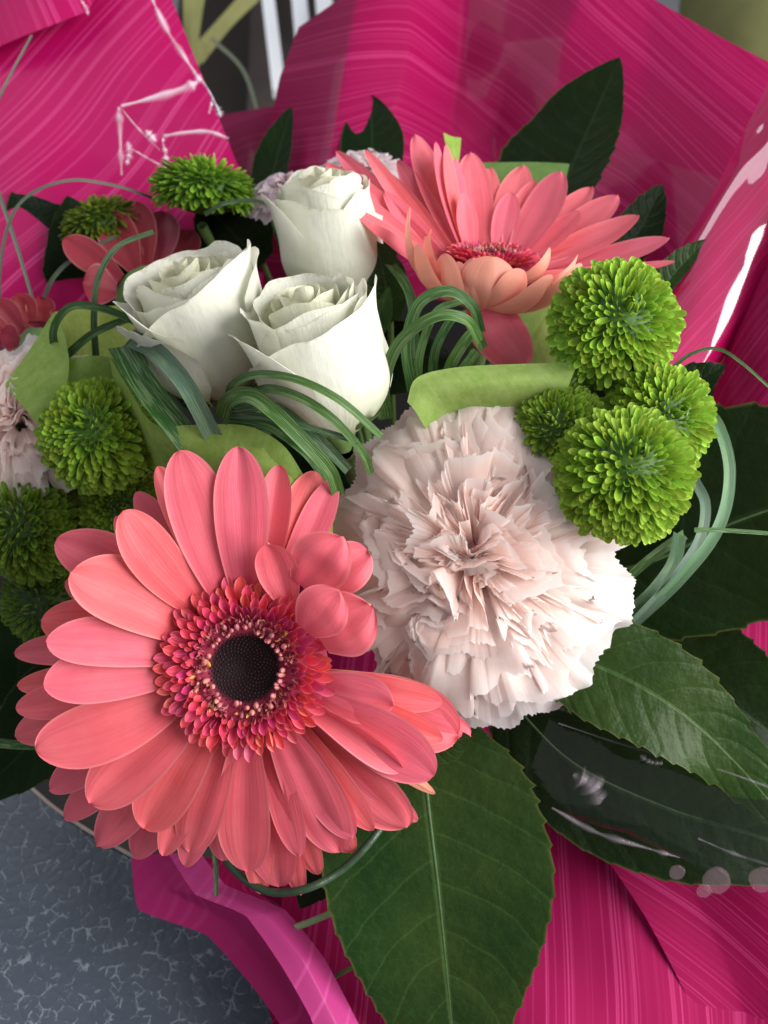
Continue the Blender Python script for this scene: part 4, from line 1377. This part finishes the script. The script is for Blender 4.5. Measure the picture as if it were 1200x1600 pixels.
# pale strips painting the glints of film folds, left sheet and elsewhere
cel = thing('cellophane', C(300, 250, .36), 'clear cellophane with painted white glints along its folds over the upper left pink sheet', 'cellophane', )
def crease_glint(pts, w, d=0.362, parent=None, org=None, k=0.9):
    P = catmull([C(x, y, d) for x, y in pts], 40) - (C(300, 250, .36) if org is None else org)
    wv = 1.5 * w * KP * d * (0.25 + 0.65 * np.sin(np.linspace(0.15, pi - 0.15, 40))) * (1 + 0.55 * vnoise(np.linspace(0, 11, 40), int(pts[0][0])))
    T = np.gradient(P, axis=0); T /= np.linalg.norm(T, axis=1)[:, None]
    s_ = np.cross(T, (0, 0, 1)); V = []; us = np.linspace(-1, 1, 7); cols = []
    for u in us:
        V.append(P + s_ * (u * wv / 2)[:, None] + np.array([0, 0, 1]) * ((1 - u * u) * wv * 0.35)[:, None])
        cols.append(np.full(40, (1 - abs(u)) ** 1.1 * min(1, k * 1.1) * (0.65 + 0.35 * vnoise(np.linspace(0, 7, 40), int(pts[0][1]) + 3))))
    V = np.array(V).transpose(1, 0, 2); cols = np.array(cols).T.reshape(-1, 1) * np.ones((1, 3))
    part('crease_glint', make_mesh('crease_glint', V.reshape(-1, 3), grid_faces(40, 7), np.zeros((280, 2)), cols, M_GLINT), parent or cel)
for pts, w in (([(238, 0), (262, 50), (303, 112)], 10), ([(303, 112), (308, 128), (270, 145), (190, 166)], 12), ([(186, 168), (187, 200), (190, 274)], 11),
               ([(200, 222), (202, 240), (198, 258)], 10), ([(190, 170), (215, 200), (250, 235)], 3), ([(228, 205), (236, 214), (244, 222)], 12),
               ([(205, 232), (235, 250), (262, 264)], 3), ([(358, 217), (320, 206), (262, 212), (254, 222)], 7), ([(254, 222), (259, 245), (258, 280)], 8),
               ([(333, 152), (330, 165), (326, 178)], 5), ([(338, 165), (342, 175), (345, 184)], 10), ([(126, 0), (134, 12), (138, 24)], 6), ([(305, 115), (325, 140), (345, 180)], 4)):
    crease_glint(pts, w, .360)

# clear film over the lower right leaves
ceo = C(1000, 1250, .28)
c2 = thing('cellophane', ceo, 'clear cellophane tube crossing the dark leaves at lower right', 'cellophane')
def film_surface(path, hw, bulge, name='film', nu=26, nv=60, a0=-1.2, a1=1.2):
    P = catmull([C(*p) for p in path], nv); T = np.gradient(P, axis=0); T /= np.linalg.norm(T, axis=1)[:, None]
    s_ = np.cross(T, (0, 0, 1)); s_ /= np.linalg.norm(s_, axis=1)[:, None]; n_ = np.cross(s_, T)
    aa = np.linspace(a0, a1, nu); V = []
    for a in aa:
        r = hw * KP * .28 * (1 + 0.12 * vnoise(np.linspace(0, 6, nv) + a, 3))
        V.append(P + s_ * (np.sin(a) * r)[:, None] + n_ * (np.cos(a) * r * bulge)[:, None])
    V = np.array(V).transpose(1, 0, 2)
    return make_mesh(name, V.reshape(-1, 3) - ceo, grid_faces(nv, nu), np.zeros((nu * nv, 2)), None, M_CELLO)
part('film', film_surface([(840, 1165, .285), (960, 1215, .281), (1100, 1275, .276), (1290, 1340, .27)], 84, 0.45), c2)
for (x, y, r) in ((1058, 1363, 13), (1120, 1376, 23), (1100, 1392, 12), (1192, 1374, 22)):
    o_ = C(x, y, .264); th = np.linspace(0, 2 * pi, 24, endpoint=False); V = []
    rr_ = r * KP * .264
    for (f, h) in ((0.02, 0.35), (0.5, 0.32), (0.85, 0.2), (1.0, 0.0), (0.85, -0.12), (0.02, -0.15)):
        V.append(np.stack([f * rr_ * np.cos(th) * (1 + 0.07 * vnoise(th * 2, x)), f * rr_ * np.sin(th) * 0.95 * (1 + 0.07 * vnoise(th * 3, y)), np.full(24, h * rr_ * 0.4)], -1))
    part('clear_dot', make_mesh('clear_dot', np.array(V).reshape(-1, 3) + o_ - ceo, grid_faces(6, 24, wrap=True), np.zeros((144, 2)), None, M_GLUE), c2)

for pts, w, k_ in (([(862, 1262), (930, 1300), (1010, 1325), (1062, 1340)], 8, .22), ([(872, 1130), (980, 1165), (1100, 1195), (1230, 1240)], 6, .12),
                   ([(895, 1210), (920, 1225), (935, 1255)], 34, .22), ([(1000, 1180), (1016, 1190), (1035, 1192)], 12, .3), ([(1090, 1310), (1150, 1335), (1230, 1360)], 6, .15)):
    crease_glint(pts, w, .2685, c2, ceo, k_)  # strips colour in the glints of the lower right film

# ================================================================== LIME PAPER COLLARS


def collar(label, grids, origin, nr=30, nc=40):
    O = C(*origin)
    t = thing('paper_collar', O, label, 'paper collar', 'lime green paper collars')
    for k, (g, tint) in enumerate(grids):
        part('fold', sheet_mesh('fold', g, O, M_PAPER, nr, nc, rot=0.3 * k, us=1.0, noise=0.0009, freq=4, seed=k + 50, col=tint), t)


collar('lime green paper collar round the left pompon, folded open beside the pale carnation', [
    ([[(84, 488, .300), (140, 480, .312), (205, 476, .318)], [(100, 525, .300), (150, 520, .315), (212, 520, .32)], [(100, 590, .300), (160, 580, .312), (222, 572, .316)]], (0.95, 0.85, 0.8)),
    ([[(84, 488, .2975), (96, 510, .294), (108, 560, .288)], [(45, 545, .296), (60, 560, .292), (104, 600, .286)], [(5, 600, .294), (40, 640, .288), (72, 682, .284)]], (1, 1, 0.95)),
    ([[(92, 560, .292), (140, 556, .288), (180, 560, .286), (225, 580, .287)], [(86, 620, .288), (130, 610, .290), (180, 600, .292), (235, 630, .288)], [(70, 690, .288), (120, 700, .294), (170, 700, .296), (245, 720, .292)]], (0.9, 0.95, 0.9)),
], (90, 600, .29))
collar('lime green paper collar between the grass blades and the front gerbera', [
    ([[(172, 556, 0.2760), (205, 610, 0.2700), (244, 662, 0.2650), (300, 664, 0.2620), (380, 665, 0.2600), (436, 692, 0.2590), (470, 742, 0.2600)],
      [(180, 600, 0.2810), (215, 650, 0.2760), (258, 705, 0.2680), (320, 710, 0.2620), (390, 715, 0.2590), (440, 735, 0.2580), (474, 770, 0.2590)],
      [(190, 660, 0.2860), (225, 710, 0.2860), (280, 780, .29), (340, 800, 0.2700), (400, 800, 0.2660), (450, 800, 0.2640), (480, 810, 0.2640)]], (0.95, 0.98, 0.9)),
    ([[(436, 692, 0.2585), (455, 715, 0.2580), (470, 742, 0.2582)], [(405, 700, 0.2570), (430, 735, 0.2562), (452, 765, 0.2560)], [(370, 690, 0.2582), (400, 740, 0.2566), (430, 790, 0.2570)]], (1.05, 1.05, 1.0)),
], (300, 720, .28))
collar('pale lime paper edge standing behind the large carnation', [
    ([[(636, 628, .262), (650, 592, .263), (700, 577, .264), (780, 571, .263), (850, 568, .262), (904, 566, .259)],
      [(650, 645, .262), (672, 622, .262), (710, 610, .261), (780, 606, .260), (850, 602, .259), (888, 606, .258)],
      [(675, 690, .268), (700, 670, .270), (730, 670, .272), (790, 660, .272), (850, 650, .270), (880, 650, .266)]], (1.1, 1.08, 1.15))], (760, 600, .262))
collar('olive lime paper fold between the hanging petal and upper pompon', [
    ([[(846, 500, .286), (870, 490, .288), (900, 480, .292)], [(825, 540, .282), (850, 530, .285), (890, 530, .289)], [(808, 590, .280), (850, 590, .283), (890, 590, .287)]], (0.9, 0.78, 0.75)),
    ([[(790, 480, .296), (850, 465, .298), (900, 455, .300)], [(800, 530, .296), (850, 520, .298), (900, 515, .300)], [(810, 590, .295), (850, 590, .298), (900, 590, .300)]], (0.55, 0.55, 0.5))], (850, 540, .288))
collar('dull green paper strip behind the rear gerbera petals', [
    ([[(752, 255, .345), (820, 254, .345), (890, 257, .345)], [(752, 285, .342), (820, 285, .342), (884, 282, .342)], [(752, 320, .342), (820, 320, .342), (880, 310, .342)]], (0.45, 0.55, 0.6))], (820, 270, .345))
collar('small lime paper tip showing above the rear gerbera', [
    ([[(692, 208, .330), (706, 214, .332), (720, 216, .334)], [(696, 228, .330), (707, 234, .331), (718, 240, .332)], [(704, 262, .330), (709, 264, .331), (714, 266, .332)]], (0.9, 0.95, 0.7))], (706, 230, .331))
collar('yellowish paper sliver between the front gerbera and the carnation', [
    ([[(486, 770, .268), (500, 790, .268), (520, 812, .268)], [(484, 810, .268), (500, 830, .267), (520, 850, .268)], [(484, 850, .270), (500, 860, .270), (520, 880, .270)]], (1.3, 1.2, 0.8))], (500, 820, .268))

# ================================================================== LEAVES
leaf([(656, 1105, .282), (666, 1230, .278), (686, 1400, .278), (702, 1560, .282), (716, 1720, .288)], 178, 172,
     'broad glossy leaf pointing down in the bottom middle, under the front gerbera', M_LEAF, 19, 0.07, seed=1, vm=0.40, b0=0.3, wavy=0.035, fold=0.10)
leaf([(800, 1010, .272), (920, 1035, .268), (1040, 1095, .266), (1140, 1180, .268), (1270, 1330, .272)], 84, 84,
     'mid green glossy leaf with a wavy edge running right from under the carnation', M_LEAF, 15, 0.08, seed=2, vm=0.35, b0=0.4, wavy=0.09, fold=0.12)
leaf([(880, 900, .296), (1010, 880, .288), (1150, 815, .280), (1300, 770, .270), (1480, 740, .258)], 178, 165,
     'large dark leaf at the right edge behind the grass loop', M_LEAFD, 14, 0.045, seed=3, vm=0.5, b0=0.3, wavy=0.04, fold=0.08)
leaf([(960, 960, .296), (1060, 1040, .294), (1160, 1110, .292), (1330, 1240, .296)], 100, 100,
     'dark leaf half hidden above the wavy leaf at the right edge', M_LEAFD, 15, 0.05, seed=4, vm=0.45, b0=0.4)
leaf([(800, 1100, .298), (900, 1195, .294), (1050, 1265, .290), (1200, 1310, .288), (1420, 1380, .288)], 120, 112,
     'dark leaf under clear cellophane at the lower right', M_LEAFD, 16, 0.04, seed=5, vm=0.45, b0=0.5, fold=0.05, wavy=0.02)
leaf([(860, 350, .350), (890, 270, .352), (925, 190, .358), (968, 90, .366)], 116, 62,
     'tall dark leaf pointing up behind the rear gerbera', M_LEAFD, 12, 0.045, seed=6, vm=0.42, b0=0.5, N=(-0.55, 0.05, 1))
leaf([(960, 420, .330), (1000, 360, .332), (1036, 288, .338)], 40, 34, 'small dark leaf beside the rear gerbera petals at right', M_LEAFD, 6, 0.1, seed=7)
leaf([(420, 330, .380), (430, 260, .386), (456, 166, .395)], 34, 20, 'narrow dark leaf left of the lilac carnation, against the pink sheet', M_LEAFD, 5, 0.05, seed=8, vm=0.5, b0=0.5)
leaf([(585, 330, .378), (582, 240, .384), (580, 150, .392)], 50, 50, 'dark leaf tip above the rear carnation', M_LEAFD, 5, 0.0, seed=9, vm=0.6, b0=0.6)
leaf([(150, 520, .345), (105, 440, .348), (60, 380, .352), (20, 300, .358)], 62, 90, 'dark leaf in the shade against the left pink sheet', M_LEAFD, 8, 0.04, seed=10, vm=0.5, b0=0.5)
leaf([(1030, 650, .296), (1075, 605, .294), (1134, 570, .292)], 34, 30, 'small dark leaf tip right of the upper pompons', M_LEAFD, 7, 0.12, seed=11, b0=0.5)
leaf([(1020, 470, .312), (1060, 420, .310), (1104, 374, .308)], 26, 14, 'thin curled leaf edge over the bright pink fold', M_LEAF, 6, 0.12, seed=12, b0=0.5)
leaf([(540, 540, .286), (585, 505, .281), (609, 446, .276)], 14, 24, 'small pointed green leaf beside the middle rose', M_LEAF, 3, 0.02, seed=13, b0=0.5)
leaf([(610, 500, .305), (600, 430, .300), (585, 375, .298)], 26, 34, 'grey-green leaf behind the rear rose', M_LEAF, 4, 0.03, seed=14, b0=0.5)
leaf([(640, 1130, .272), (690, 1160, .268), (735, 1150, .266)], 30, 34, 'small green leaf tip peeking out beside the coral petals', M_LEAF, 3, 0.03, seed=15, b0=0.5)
leaf([(170, 1010, .300), (90, 1100, .305), (30, 1180, .310), (-60, 1260, .315)], 70, 70, 'very dark filler leaf under the left petals of the front gerbera', M_LEAFD, 8, 0.05, seed=16, b0=0.5)  # added to fill the dark gap below the petals
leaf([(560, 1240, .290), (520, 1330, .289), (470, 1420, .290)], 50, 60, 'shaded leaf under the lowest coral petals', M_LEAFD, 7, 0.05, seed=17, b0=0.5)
# dark filler leaves added so the gaps between the heads read as shade
fr = random.Random(3)
for i, (x, y, lb) in enumerate([
        (120, 640, 'dark filler leaf behind the left paper collar and pompon'), (250, 560, 'dark filler leaf behind the base of the left rose'), (360, 360, 'dark filler leaf between the left and rear roses'),
        (420, 560, 'dark filler leaf between the left and front roses'), (560, 420, 'dark filler leaf just right of the rear rose'), (620, 560, 'dark filler leaf behind the grass loop knot'),
        (960, 620, 'dark filler leaf in the gap among the right pompons'), (300, 830, 'dark filler leaf behind the top petals of the front gerbera'), (560, 760, 'dark filler leaf left of the big carnation, below the blades'),
        (900, 820, 'dark filler leaf under the lowest right pompon'), (160, 900, 'dark filler leaf between the left pompons and the coral petals'), (30, 1020, 'black-green filler leaf for the deep shade at the left edge'),
        (480, 690, 'dark filler leaf under the striped blades of the front rose'), (1040, 760, 'dark filler leaf inside the grass loop at the right'), (240, 440, 'dark filler leaf behind the darkened coral gerbera'),
        (130, 410, 'dark filler leaf beneath the dulled green pompon'), (900, 460, 'dark filler leaf between the rear gerbera and the upper pompon')]):
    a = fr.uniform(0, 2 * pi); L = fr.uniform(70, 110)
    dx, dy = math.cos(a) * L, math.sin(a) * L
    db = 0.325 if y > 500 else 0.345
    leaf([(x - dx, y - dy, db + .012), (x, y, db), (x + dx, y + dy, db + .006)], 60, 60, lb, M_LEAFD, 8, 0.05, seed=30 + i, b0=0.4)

# ================================================================== FLOWERS
build_front_gerbera()
build_rear_gerbera()
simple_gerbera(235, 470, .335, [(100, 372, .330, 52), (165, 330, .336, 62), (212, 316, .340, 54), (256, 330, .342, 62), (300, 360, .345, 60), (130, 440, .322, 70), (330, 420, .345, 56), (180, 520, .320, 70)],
               'coral gerbera with petals coloured darker for shade behind the left rose', M_GER_SHADE)
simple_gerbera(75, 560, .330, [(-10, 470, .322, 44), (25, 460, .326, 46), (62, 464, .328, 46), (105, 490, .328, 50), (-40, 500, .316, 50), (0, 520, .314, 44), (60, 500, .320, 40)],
               'coral gerbera petals coloured darker for shade at the left edge above the pale carnation', M_GER_SHADE)
simple_gerbera(960, 500, .330, [(1076, 436, .318, 34), (1072, 452, .314, 26), (1092, 478, .318, 30), (1086, 545, .312, 46), (1066, 592, .306, 44), (1050, 585, .304, 30), (1080, 500, .318, 46), (1000, 400, .335, 40)],
               'coral gerbera petals poking out behind the upper right pompon', M_GER)

carnation(740, 872, .249, 258, (-0.14, 0.02, 1.0), 'large blush pink carnation with ruffled serrated petals in the middle', 12, 1.0, 52, sy=1.08)
carnation(14, 640, .290, 125, (-0.15, 0.30, 1.0), 'pale carnation cut off by the left edge', 8, 0.6, 6, tint=(1.0, 1.0, 1.0), sy=1.2)
carnation(446, 280, .338, 80, (-0.1, 0.75, 0.7), 'lilac white carnation half hidden behind the roses, left of the whiter one', 6, 0.4, 8, tint=(0.86, 0.84, 0.95))
carnation(568, 246, .345, 78, (0.05, 0.75, 0.7), 'white carnation behind the rear gerbera petals', 6, 0.4, 9, tint=(0.92, 0.93, 1.0))

ROSE_IN = [(215, 75, .84, 2.12, .20, .14, .03, .90, .05), (335, 70, .81, 2.18, .20, .12, .03, .90, -.05), (95, 85, .80, 2.26, .14, .10, 0, .88), (275, 80, .71, 2.14, .16, .10, .02, .86, .05), (30, 85, .70, 2.2, .14, .10, 0, .86),
           (185, 80, .62, 2.20, .18, .12, .03, .84, .06), (300, 85, .58, 2.14, .18, .10, .02, .84, .06), (70, 90, .56, 2.24, .14, .08, 0, .84),
           (240, 90, .44, 2.20, .16, .09, .02, .80, .05), (0, 95, .41, 2.22, .14, .08, 0, .80, .05), (130, 100, .37, 2.28, .12, .07, 0, .80),
           (300, 105, .26, 2.26, .12, .06, 0, .76, .06), (60, 110, .22, 2.30, .1, .05, 0, .76), (180, 120, .16, 2.30, .1, .04, 0, .72, .05), (320, 150, .09, 2.28, .1, .02, 0, .7)]
rose((356, 624), .286, .0176, (-0.24, 0.87, 0.44), 0, [
    (80, 80, .99, 2.42, .15, .16, 0.0, .92), (18, 62, 1.08, 2.22, .22, .26, 0.04, .90, -.05), (292, 84, 1.02, 2.16, .12, .16, 0.08, .90, .22), (200, 60, .98, 2.12, .22, .30, 0.06, .96, -.04),
    (218, 48, 1.04, 1.85, .30, .24, 0.0, .98, -.06), (248, 66, .88, 2.06, .12, .22, 0, .90, .06), (150, 70, .88, 2.35, .15, .20, 0, .9), (35, 60, .84, 2.32, .15, .14, 0, .88)] + [(a, b, c, h + .06, e, f, *g) for a, b, c, h, e, f, *g in ROSE_IN],
    'ivory rose furthest left of the three, opening wide with curled petal edges')
rose((530, 484), .312, .0158, (-0.12, 0.93, 0.36), 0, [
    (262, 92, 1.00, 2.15, .06, .12, 0.0, .90, -.16), (195, 55, 1.0, 2.40, .3, .32, 0.10, .92), (345, 62, 1.02, 2.35, .15, .04, 0.05, .84, .06), (90, 85, .90, 2.72, .12, .14, 0, .85),
    (285, 70, .84, 2.50, .10, .08, 0, .84, .04), (200, 50, .82, 2.62, .15, .14, 0, .86)] + [(a, b, c * 0.96, h + .42, e, f * .8, *g) for a, b, c, h, e, f, *g in ROSE_IN],
    'ivory rose at the back, upright and seen from its side')
rose((530, 674), .272, .0174, (-0.22, 0.88, 0.42), 0, [
    (278, 92, 1.04, 1.96, .06, .16, 0.0, .92, .20), (203, 58, 1.0, 2.05, .28, .32, 0.06, .98, -.05), (352, 62, 1.06, 2.20, .22, .06, 0.08, .82, .04), (95, 80, .88, 2.42, .12, .12, 0, .84),
    (192, 44, .86, 2.36, .12, .18, 0, .88), (282, 70, .84, 2.10, .10, .08, 0, .84, .10), (20, 60, .84, 2.32, .15, .10, 0, .84)] + [(a + 60, b, c * .96, h + .08, e, f, *g) for a, b, c, h, e, f, *g in ROSE_IN],
    'ivory rose in front with grass blades across its base')

pompon(960, 508, .264, 101, (0.10, 0.22, 1.0), 'green pompon uppermost in the cluster right of the carnation', seed=1)
pompon(1026, 654, .262, 88, (0.25, 0.05, 1.0), 'green pompon at the right of the cluster, partly behind the front one', seed=2)
pompon(876, 678, .264, 80, (-0.5, 0.3, 0.8), 'green pompon tinted darker for shade, squeezed between carnation and cluster', seed=3, tint=0.8)
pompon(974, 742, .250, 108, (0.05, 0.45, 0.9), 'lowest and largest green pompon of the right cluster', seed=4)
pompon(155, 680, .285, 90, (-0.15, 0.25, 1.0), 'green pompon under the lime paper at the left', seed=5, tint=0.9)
pompon(50, 822, .300, 88, (-0.35, 0.1, 1.0), 'green pompon tinted darker for shade at the left edge below the first', seed=6, tint=0.55)
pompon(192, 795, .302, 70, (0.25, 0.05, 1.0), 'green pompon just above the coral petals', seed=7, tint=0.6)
pompon(75, 940, .312, 72, (-0.2, -0.1, 1.0), 'green pompon tinted very dark for shade, lowest at the left', seed=8, tint=0.35, joined=True, n=400)
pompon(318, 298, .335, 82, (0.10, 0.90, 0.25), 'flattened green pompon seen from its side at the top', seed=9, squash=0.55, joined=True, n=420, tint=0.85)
pompon(160, 352, .345, 66, (-0.25, 0.85, 0.3), 'green pompon tinted dull for shade against the left pink sheet', seed=10, squash=0.6, joined=True, n=400, tint=0.65)

# ================================================================== GRASS BLADES
G1 = (0.025, 0.09, 0.014); G2 = (0.042, 0.110, 0.014); G3 = (0.10, 0.19, 0.14); G4 = (0.03, 0.075, 0.03)
blade([(190, 538, .272), (225, 600, .265), (275, 665, .262), (330, 735, .268)], 44, 'broad dark grass blade folded over beside the left pompon', G1, vee=0.5, taper=0.1, roll=0.15)
blade([(205, 528, .270), (245, 550, .259), (292, 604, .253), (340, 695, .262)], 30, 'pale blue-green blade folding back behind the broad one', (0.10, 0.18, 0.12), vee=0.3, taper=0.0, roll=-0.2)
blade([(240, 580, .292), (290, 620, .288), (350, 700, .286)], 30, 'short dark blade under the folded pair', G4)
blade([(360, 640, .258), (362, 604, .250), (400, 586, .243), (460, 592, .238), (530, 625, .238), (596, 682, .246)], 16, 'uppermost striped blade looping across the front rose', G2, roll=0.3)
blade([(385, 620, .252), (420, 608, .246), (470, 622, .242), (520, 655, .242), (565, 705, .250), (580, 740, .258)], 17, 'second striped blade under the uppermost loop', G2, roll=0.3)
blade([(345, 655, .258), (358, 626, .250), (390, 618, .246), (430, 645, .244), (475, 690, .246), (515, 735, .252), (530, 775, .258)], 28, 'widest striped blade looping in front of the front rose', G2, roll=0.1)
blade([(350, 640, .262), (420, 635, .254), (490, 680, .252), (545, 735, .258)], 22, 'dark blade in the shade of the striped loops', G4)
blade([(350, 650, .264), (420, 662, .260), (480, 705, .258), (520, 760, .264)], 26, 'lowest dark blade above the lime paper', G1)
blade([(345, 650, .262), (400, 650, .250), (470, 664, .245), (560, 690, .248)], 12, 'thin dark blade lying across the front rose base', G4)
blade([(606, 655, .270), (600, 600, .262), (625, 535, .255), (680, 495, .251), (728, 500, .253), (750, 535, .262)], 22, 'broad green blade arching in front of the loop knot', G2, roll=0.2)
blade([(645, 610, .275), (636, 540, .269), (655, 475, .264), (700, 455, .263), (738, 478, .266), (752, 520, .272)], 20, 'green blade arching at the back of the loop knot', G1)
blade([(655, 640, .277), (655, 560, .272), (680, 490, .268), (720, 470, .270)], 15, 'upright blade inside the loop knot, nearest the rose', G2)
blade([(675, 620, .279), (680, 550, .274), (705, 500, .271), (730, 490, .272)], 16, 'upright blade inside the loop knot, middle one', G1)
blade([(690, 610, .276), (710, 560, .270), (740, 520, .267), (756, 545, .272)], 20, 'short blade at the right of the loop knot', G2)
blade([(680, 640, .276), (715, 590, .271), (745, 548, .268)], 20, 'lowest right blade of the loop knot', G2)
blade([(560, 360, .305), (600, 400, .300), (640, 460, .296), (650, 560, .296)], 18, 'dark blade running down under the rear gerbera', G1)
blade([(1086, 628, .276), (1122, 665, .272), (1140, 740, .268), (1122, 825, .266), (1062, 905, .268), (980, 982, .276)], 19, 'long pale green loop round the right of the pompons', (0.12, 0.24, 0.13), taper=0.0)
blade([(1085, 750, .280), (1102, 790, .276), (1090, 850, .272), (1040, 920, .270), (975, 990, .276)], 17, 'grey-green blade running inside the long loop', (0.14, 0.22, 0.17), taper=0.0)
blade([(1062, 835, .280), (1052, 880, .275), (1020, 925, .273), (975, 965, .278)], 22, 'short broad blade under the front pompon', (0.10, 0.20, 0.11), taper=0.0)
blade([(1070, 835, .284), (1030, 862, .280), (985, 900, .280), (950, 940, .284)], 17, 'blade just beside the carnation edge', G2)
blade([(1050, 575, .268), (1080, 553, .266), (1120, 545, .264), (1160, 568, .262), (1240, 640, .262)], 6, 'very thin curved blade over the pink fold at right', G1, name='thin_blade')
blade([(1085, 828, .252), (1140, 829, .254), (1260, 838, .256)], 8, 'thin straight blade poking right from the lowest pompon', G1, name='thin_blade')
O = C(370, 1350, .268); mb = MB()
V, F, U = tube(catmull([C(*q) - O for q in ((345, 1335, .270), (380, 1372, .268), (425, 1394, .265), (480, 1388, .262), (530, 1362, .265), (570, 1325, .266), (605, 1280, .270))], 40), 0.0011, 10)
mb.add(V, F, U); single('curved_stalk', O, mb.mesh('curved_stalk', M_STEMD), 'dark round stalk curving under the lowest petals of the front gerbera', 'stalk')
blade([(330, 1310, .286), (337, 1350, .284), (338, 1400, .284)], 9, 'short dark blade below the front gerbera', G4)
blade([(-30, 1158, .272), (20, 1163, .266), (80, 1166, .268)], 17, 'green blade at the left edge touching the coral petals', G1)
blade([(-20, 250, .330), (8, 330, .328), (28, 390, .328), (52, 470, .330)], 7, 'thin straight grey blade against the left pink sheet', (0.14, 0.17, 0.15), name='thin_blade')
blade([(5, 560, .330), (0, 420, .326), (28, 322, .322), (100, 283, .320), (180, 290, .326), (240, 310, .335)], 6, 'thin arching grey blade over the left pink sheet', (0.13, 0.13, 0.12), name='thin_blade')
blade([(-20, 190, .340), (20, 110, .342), (50, 55, .345)], 5, 'short thin blade at the top left corner', (0.12, 0.14, 0.12), name='thin_blade')
blade([(150, 560, .300), (147, 490, .298), (155, 430, .298), (185, 385, .300), (240, 362, .308)], 11, 'dark thin blade curving up beside the left rose', G4)
blade([(90, 560, .296), (84, 515, .290), (110, 480, .286), (160, 482, .284), (215, 505, .286), (250, 530, .292)], 14, 'dark green loop over the left paper collar', G1)
blade([(95, 565, .296), (140, 525, .290), (190, 502, .288), (240, 490, .294)], 14, 'dark blade crossing inside the left loop', G1)
blade([(320, 335, .320), (350, 318, .318), (400, 314, .322), (440, 330, .33)], 8, 'thin blade arching beside the flattened pompon', G4)
blade([(60, 500, .335), (80, 440, .332), (120, 400, .332), (180, 370, .335)], 8, 'thin dull blade in the shade at the left', (0.08, 0.09, 0.08))
blade([(330, 60, .62), (380, 110, .60), (410, 200, .56)], 6, 'blurred thin blade in the gap between the pink sheets', (0.2, 0.22, 0.16))
# two pale stalks lying on the lower sheet
for (a, b, r, m, lb) in (((440, 1456, .290), (524, 1424, .288), .0010, M_STEMP, 'pale green stalk lying on the striped film at the bottom'), ((520, 1528, .292), (600, 1480, .290), .0007, M_STEM, 'darker stalk end below the pale one')):
    O = C(*a); mb = MB(); V, F, U = tube(np.array([np.zeros(3), (C(*b) - O) * 0.5 + [0, 0, .0008], C(*b) - O]), r, 10); mb.add(V, F, U)
    single('stalk_piece', O, mb.mesh('stalk_piece', m), lb, 'stalk')

# olive leaf strips and vase, out of focus behind
me = sheet_mesh('strip', [[(285, -60, .62), (305, -60, .63), (330, -60, .64)], [(288, 60, .60), (300, 55, .60), (312, 50, .61)], [(300, 130, .58), (306, 120, .58), (312, 100, .59)]], C(300, 20, .6), M_OLIVE, 20, 10)
single('olive_ribbon', C(300, 20, .6), me, 'narrow olive green ribbon blurred beside the left pink sheet', 'ribbon')
me = sheet_mesh('strip', [[(395, -30, .66), (400, -15, .66), (405, 0, .66)], [(350, 20, .64), (358, 32, .64), (362, 42, .64)], [(300, 75, .62), (306, 92, .62), (316, 100, .62)]], C(350, 30, .64), M_OLIVE, 20, 10)
single('olive_ribbon', C(350, 30, .64), me, 'slanting olive ribbon blurred in the gap between the pink sheets', 'ribbon')
mb = MB(); V, F, U = tube([np.array([0, y, 0]) for y in (-.16, -.10, -.02, .05, .12, .2)], np.array([.05, .075, .085, .08, .06, .05]), 32)
mb.add(V, F, U)
single('vase', C(1250, -50, .72), mb.mesh('vase', M_OLIVE), 'blurred olive green vase at the top right corner', 'vase')
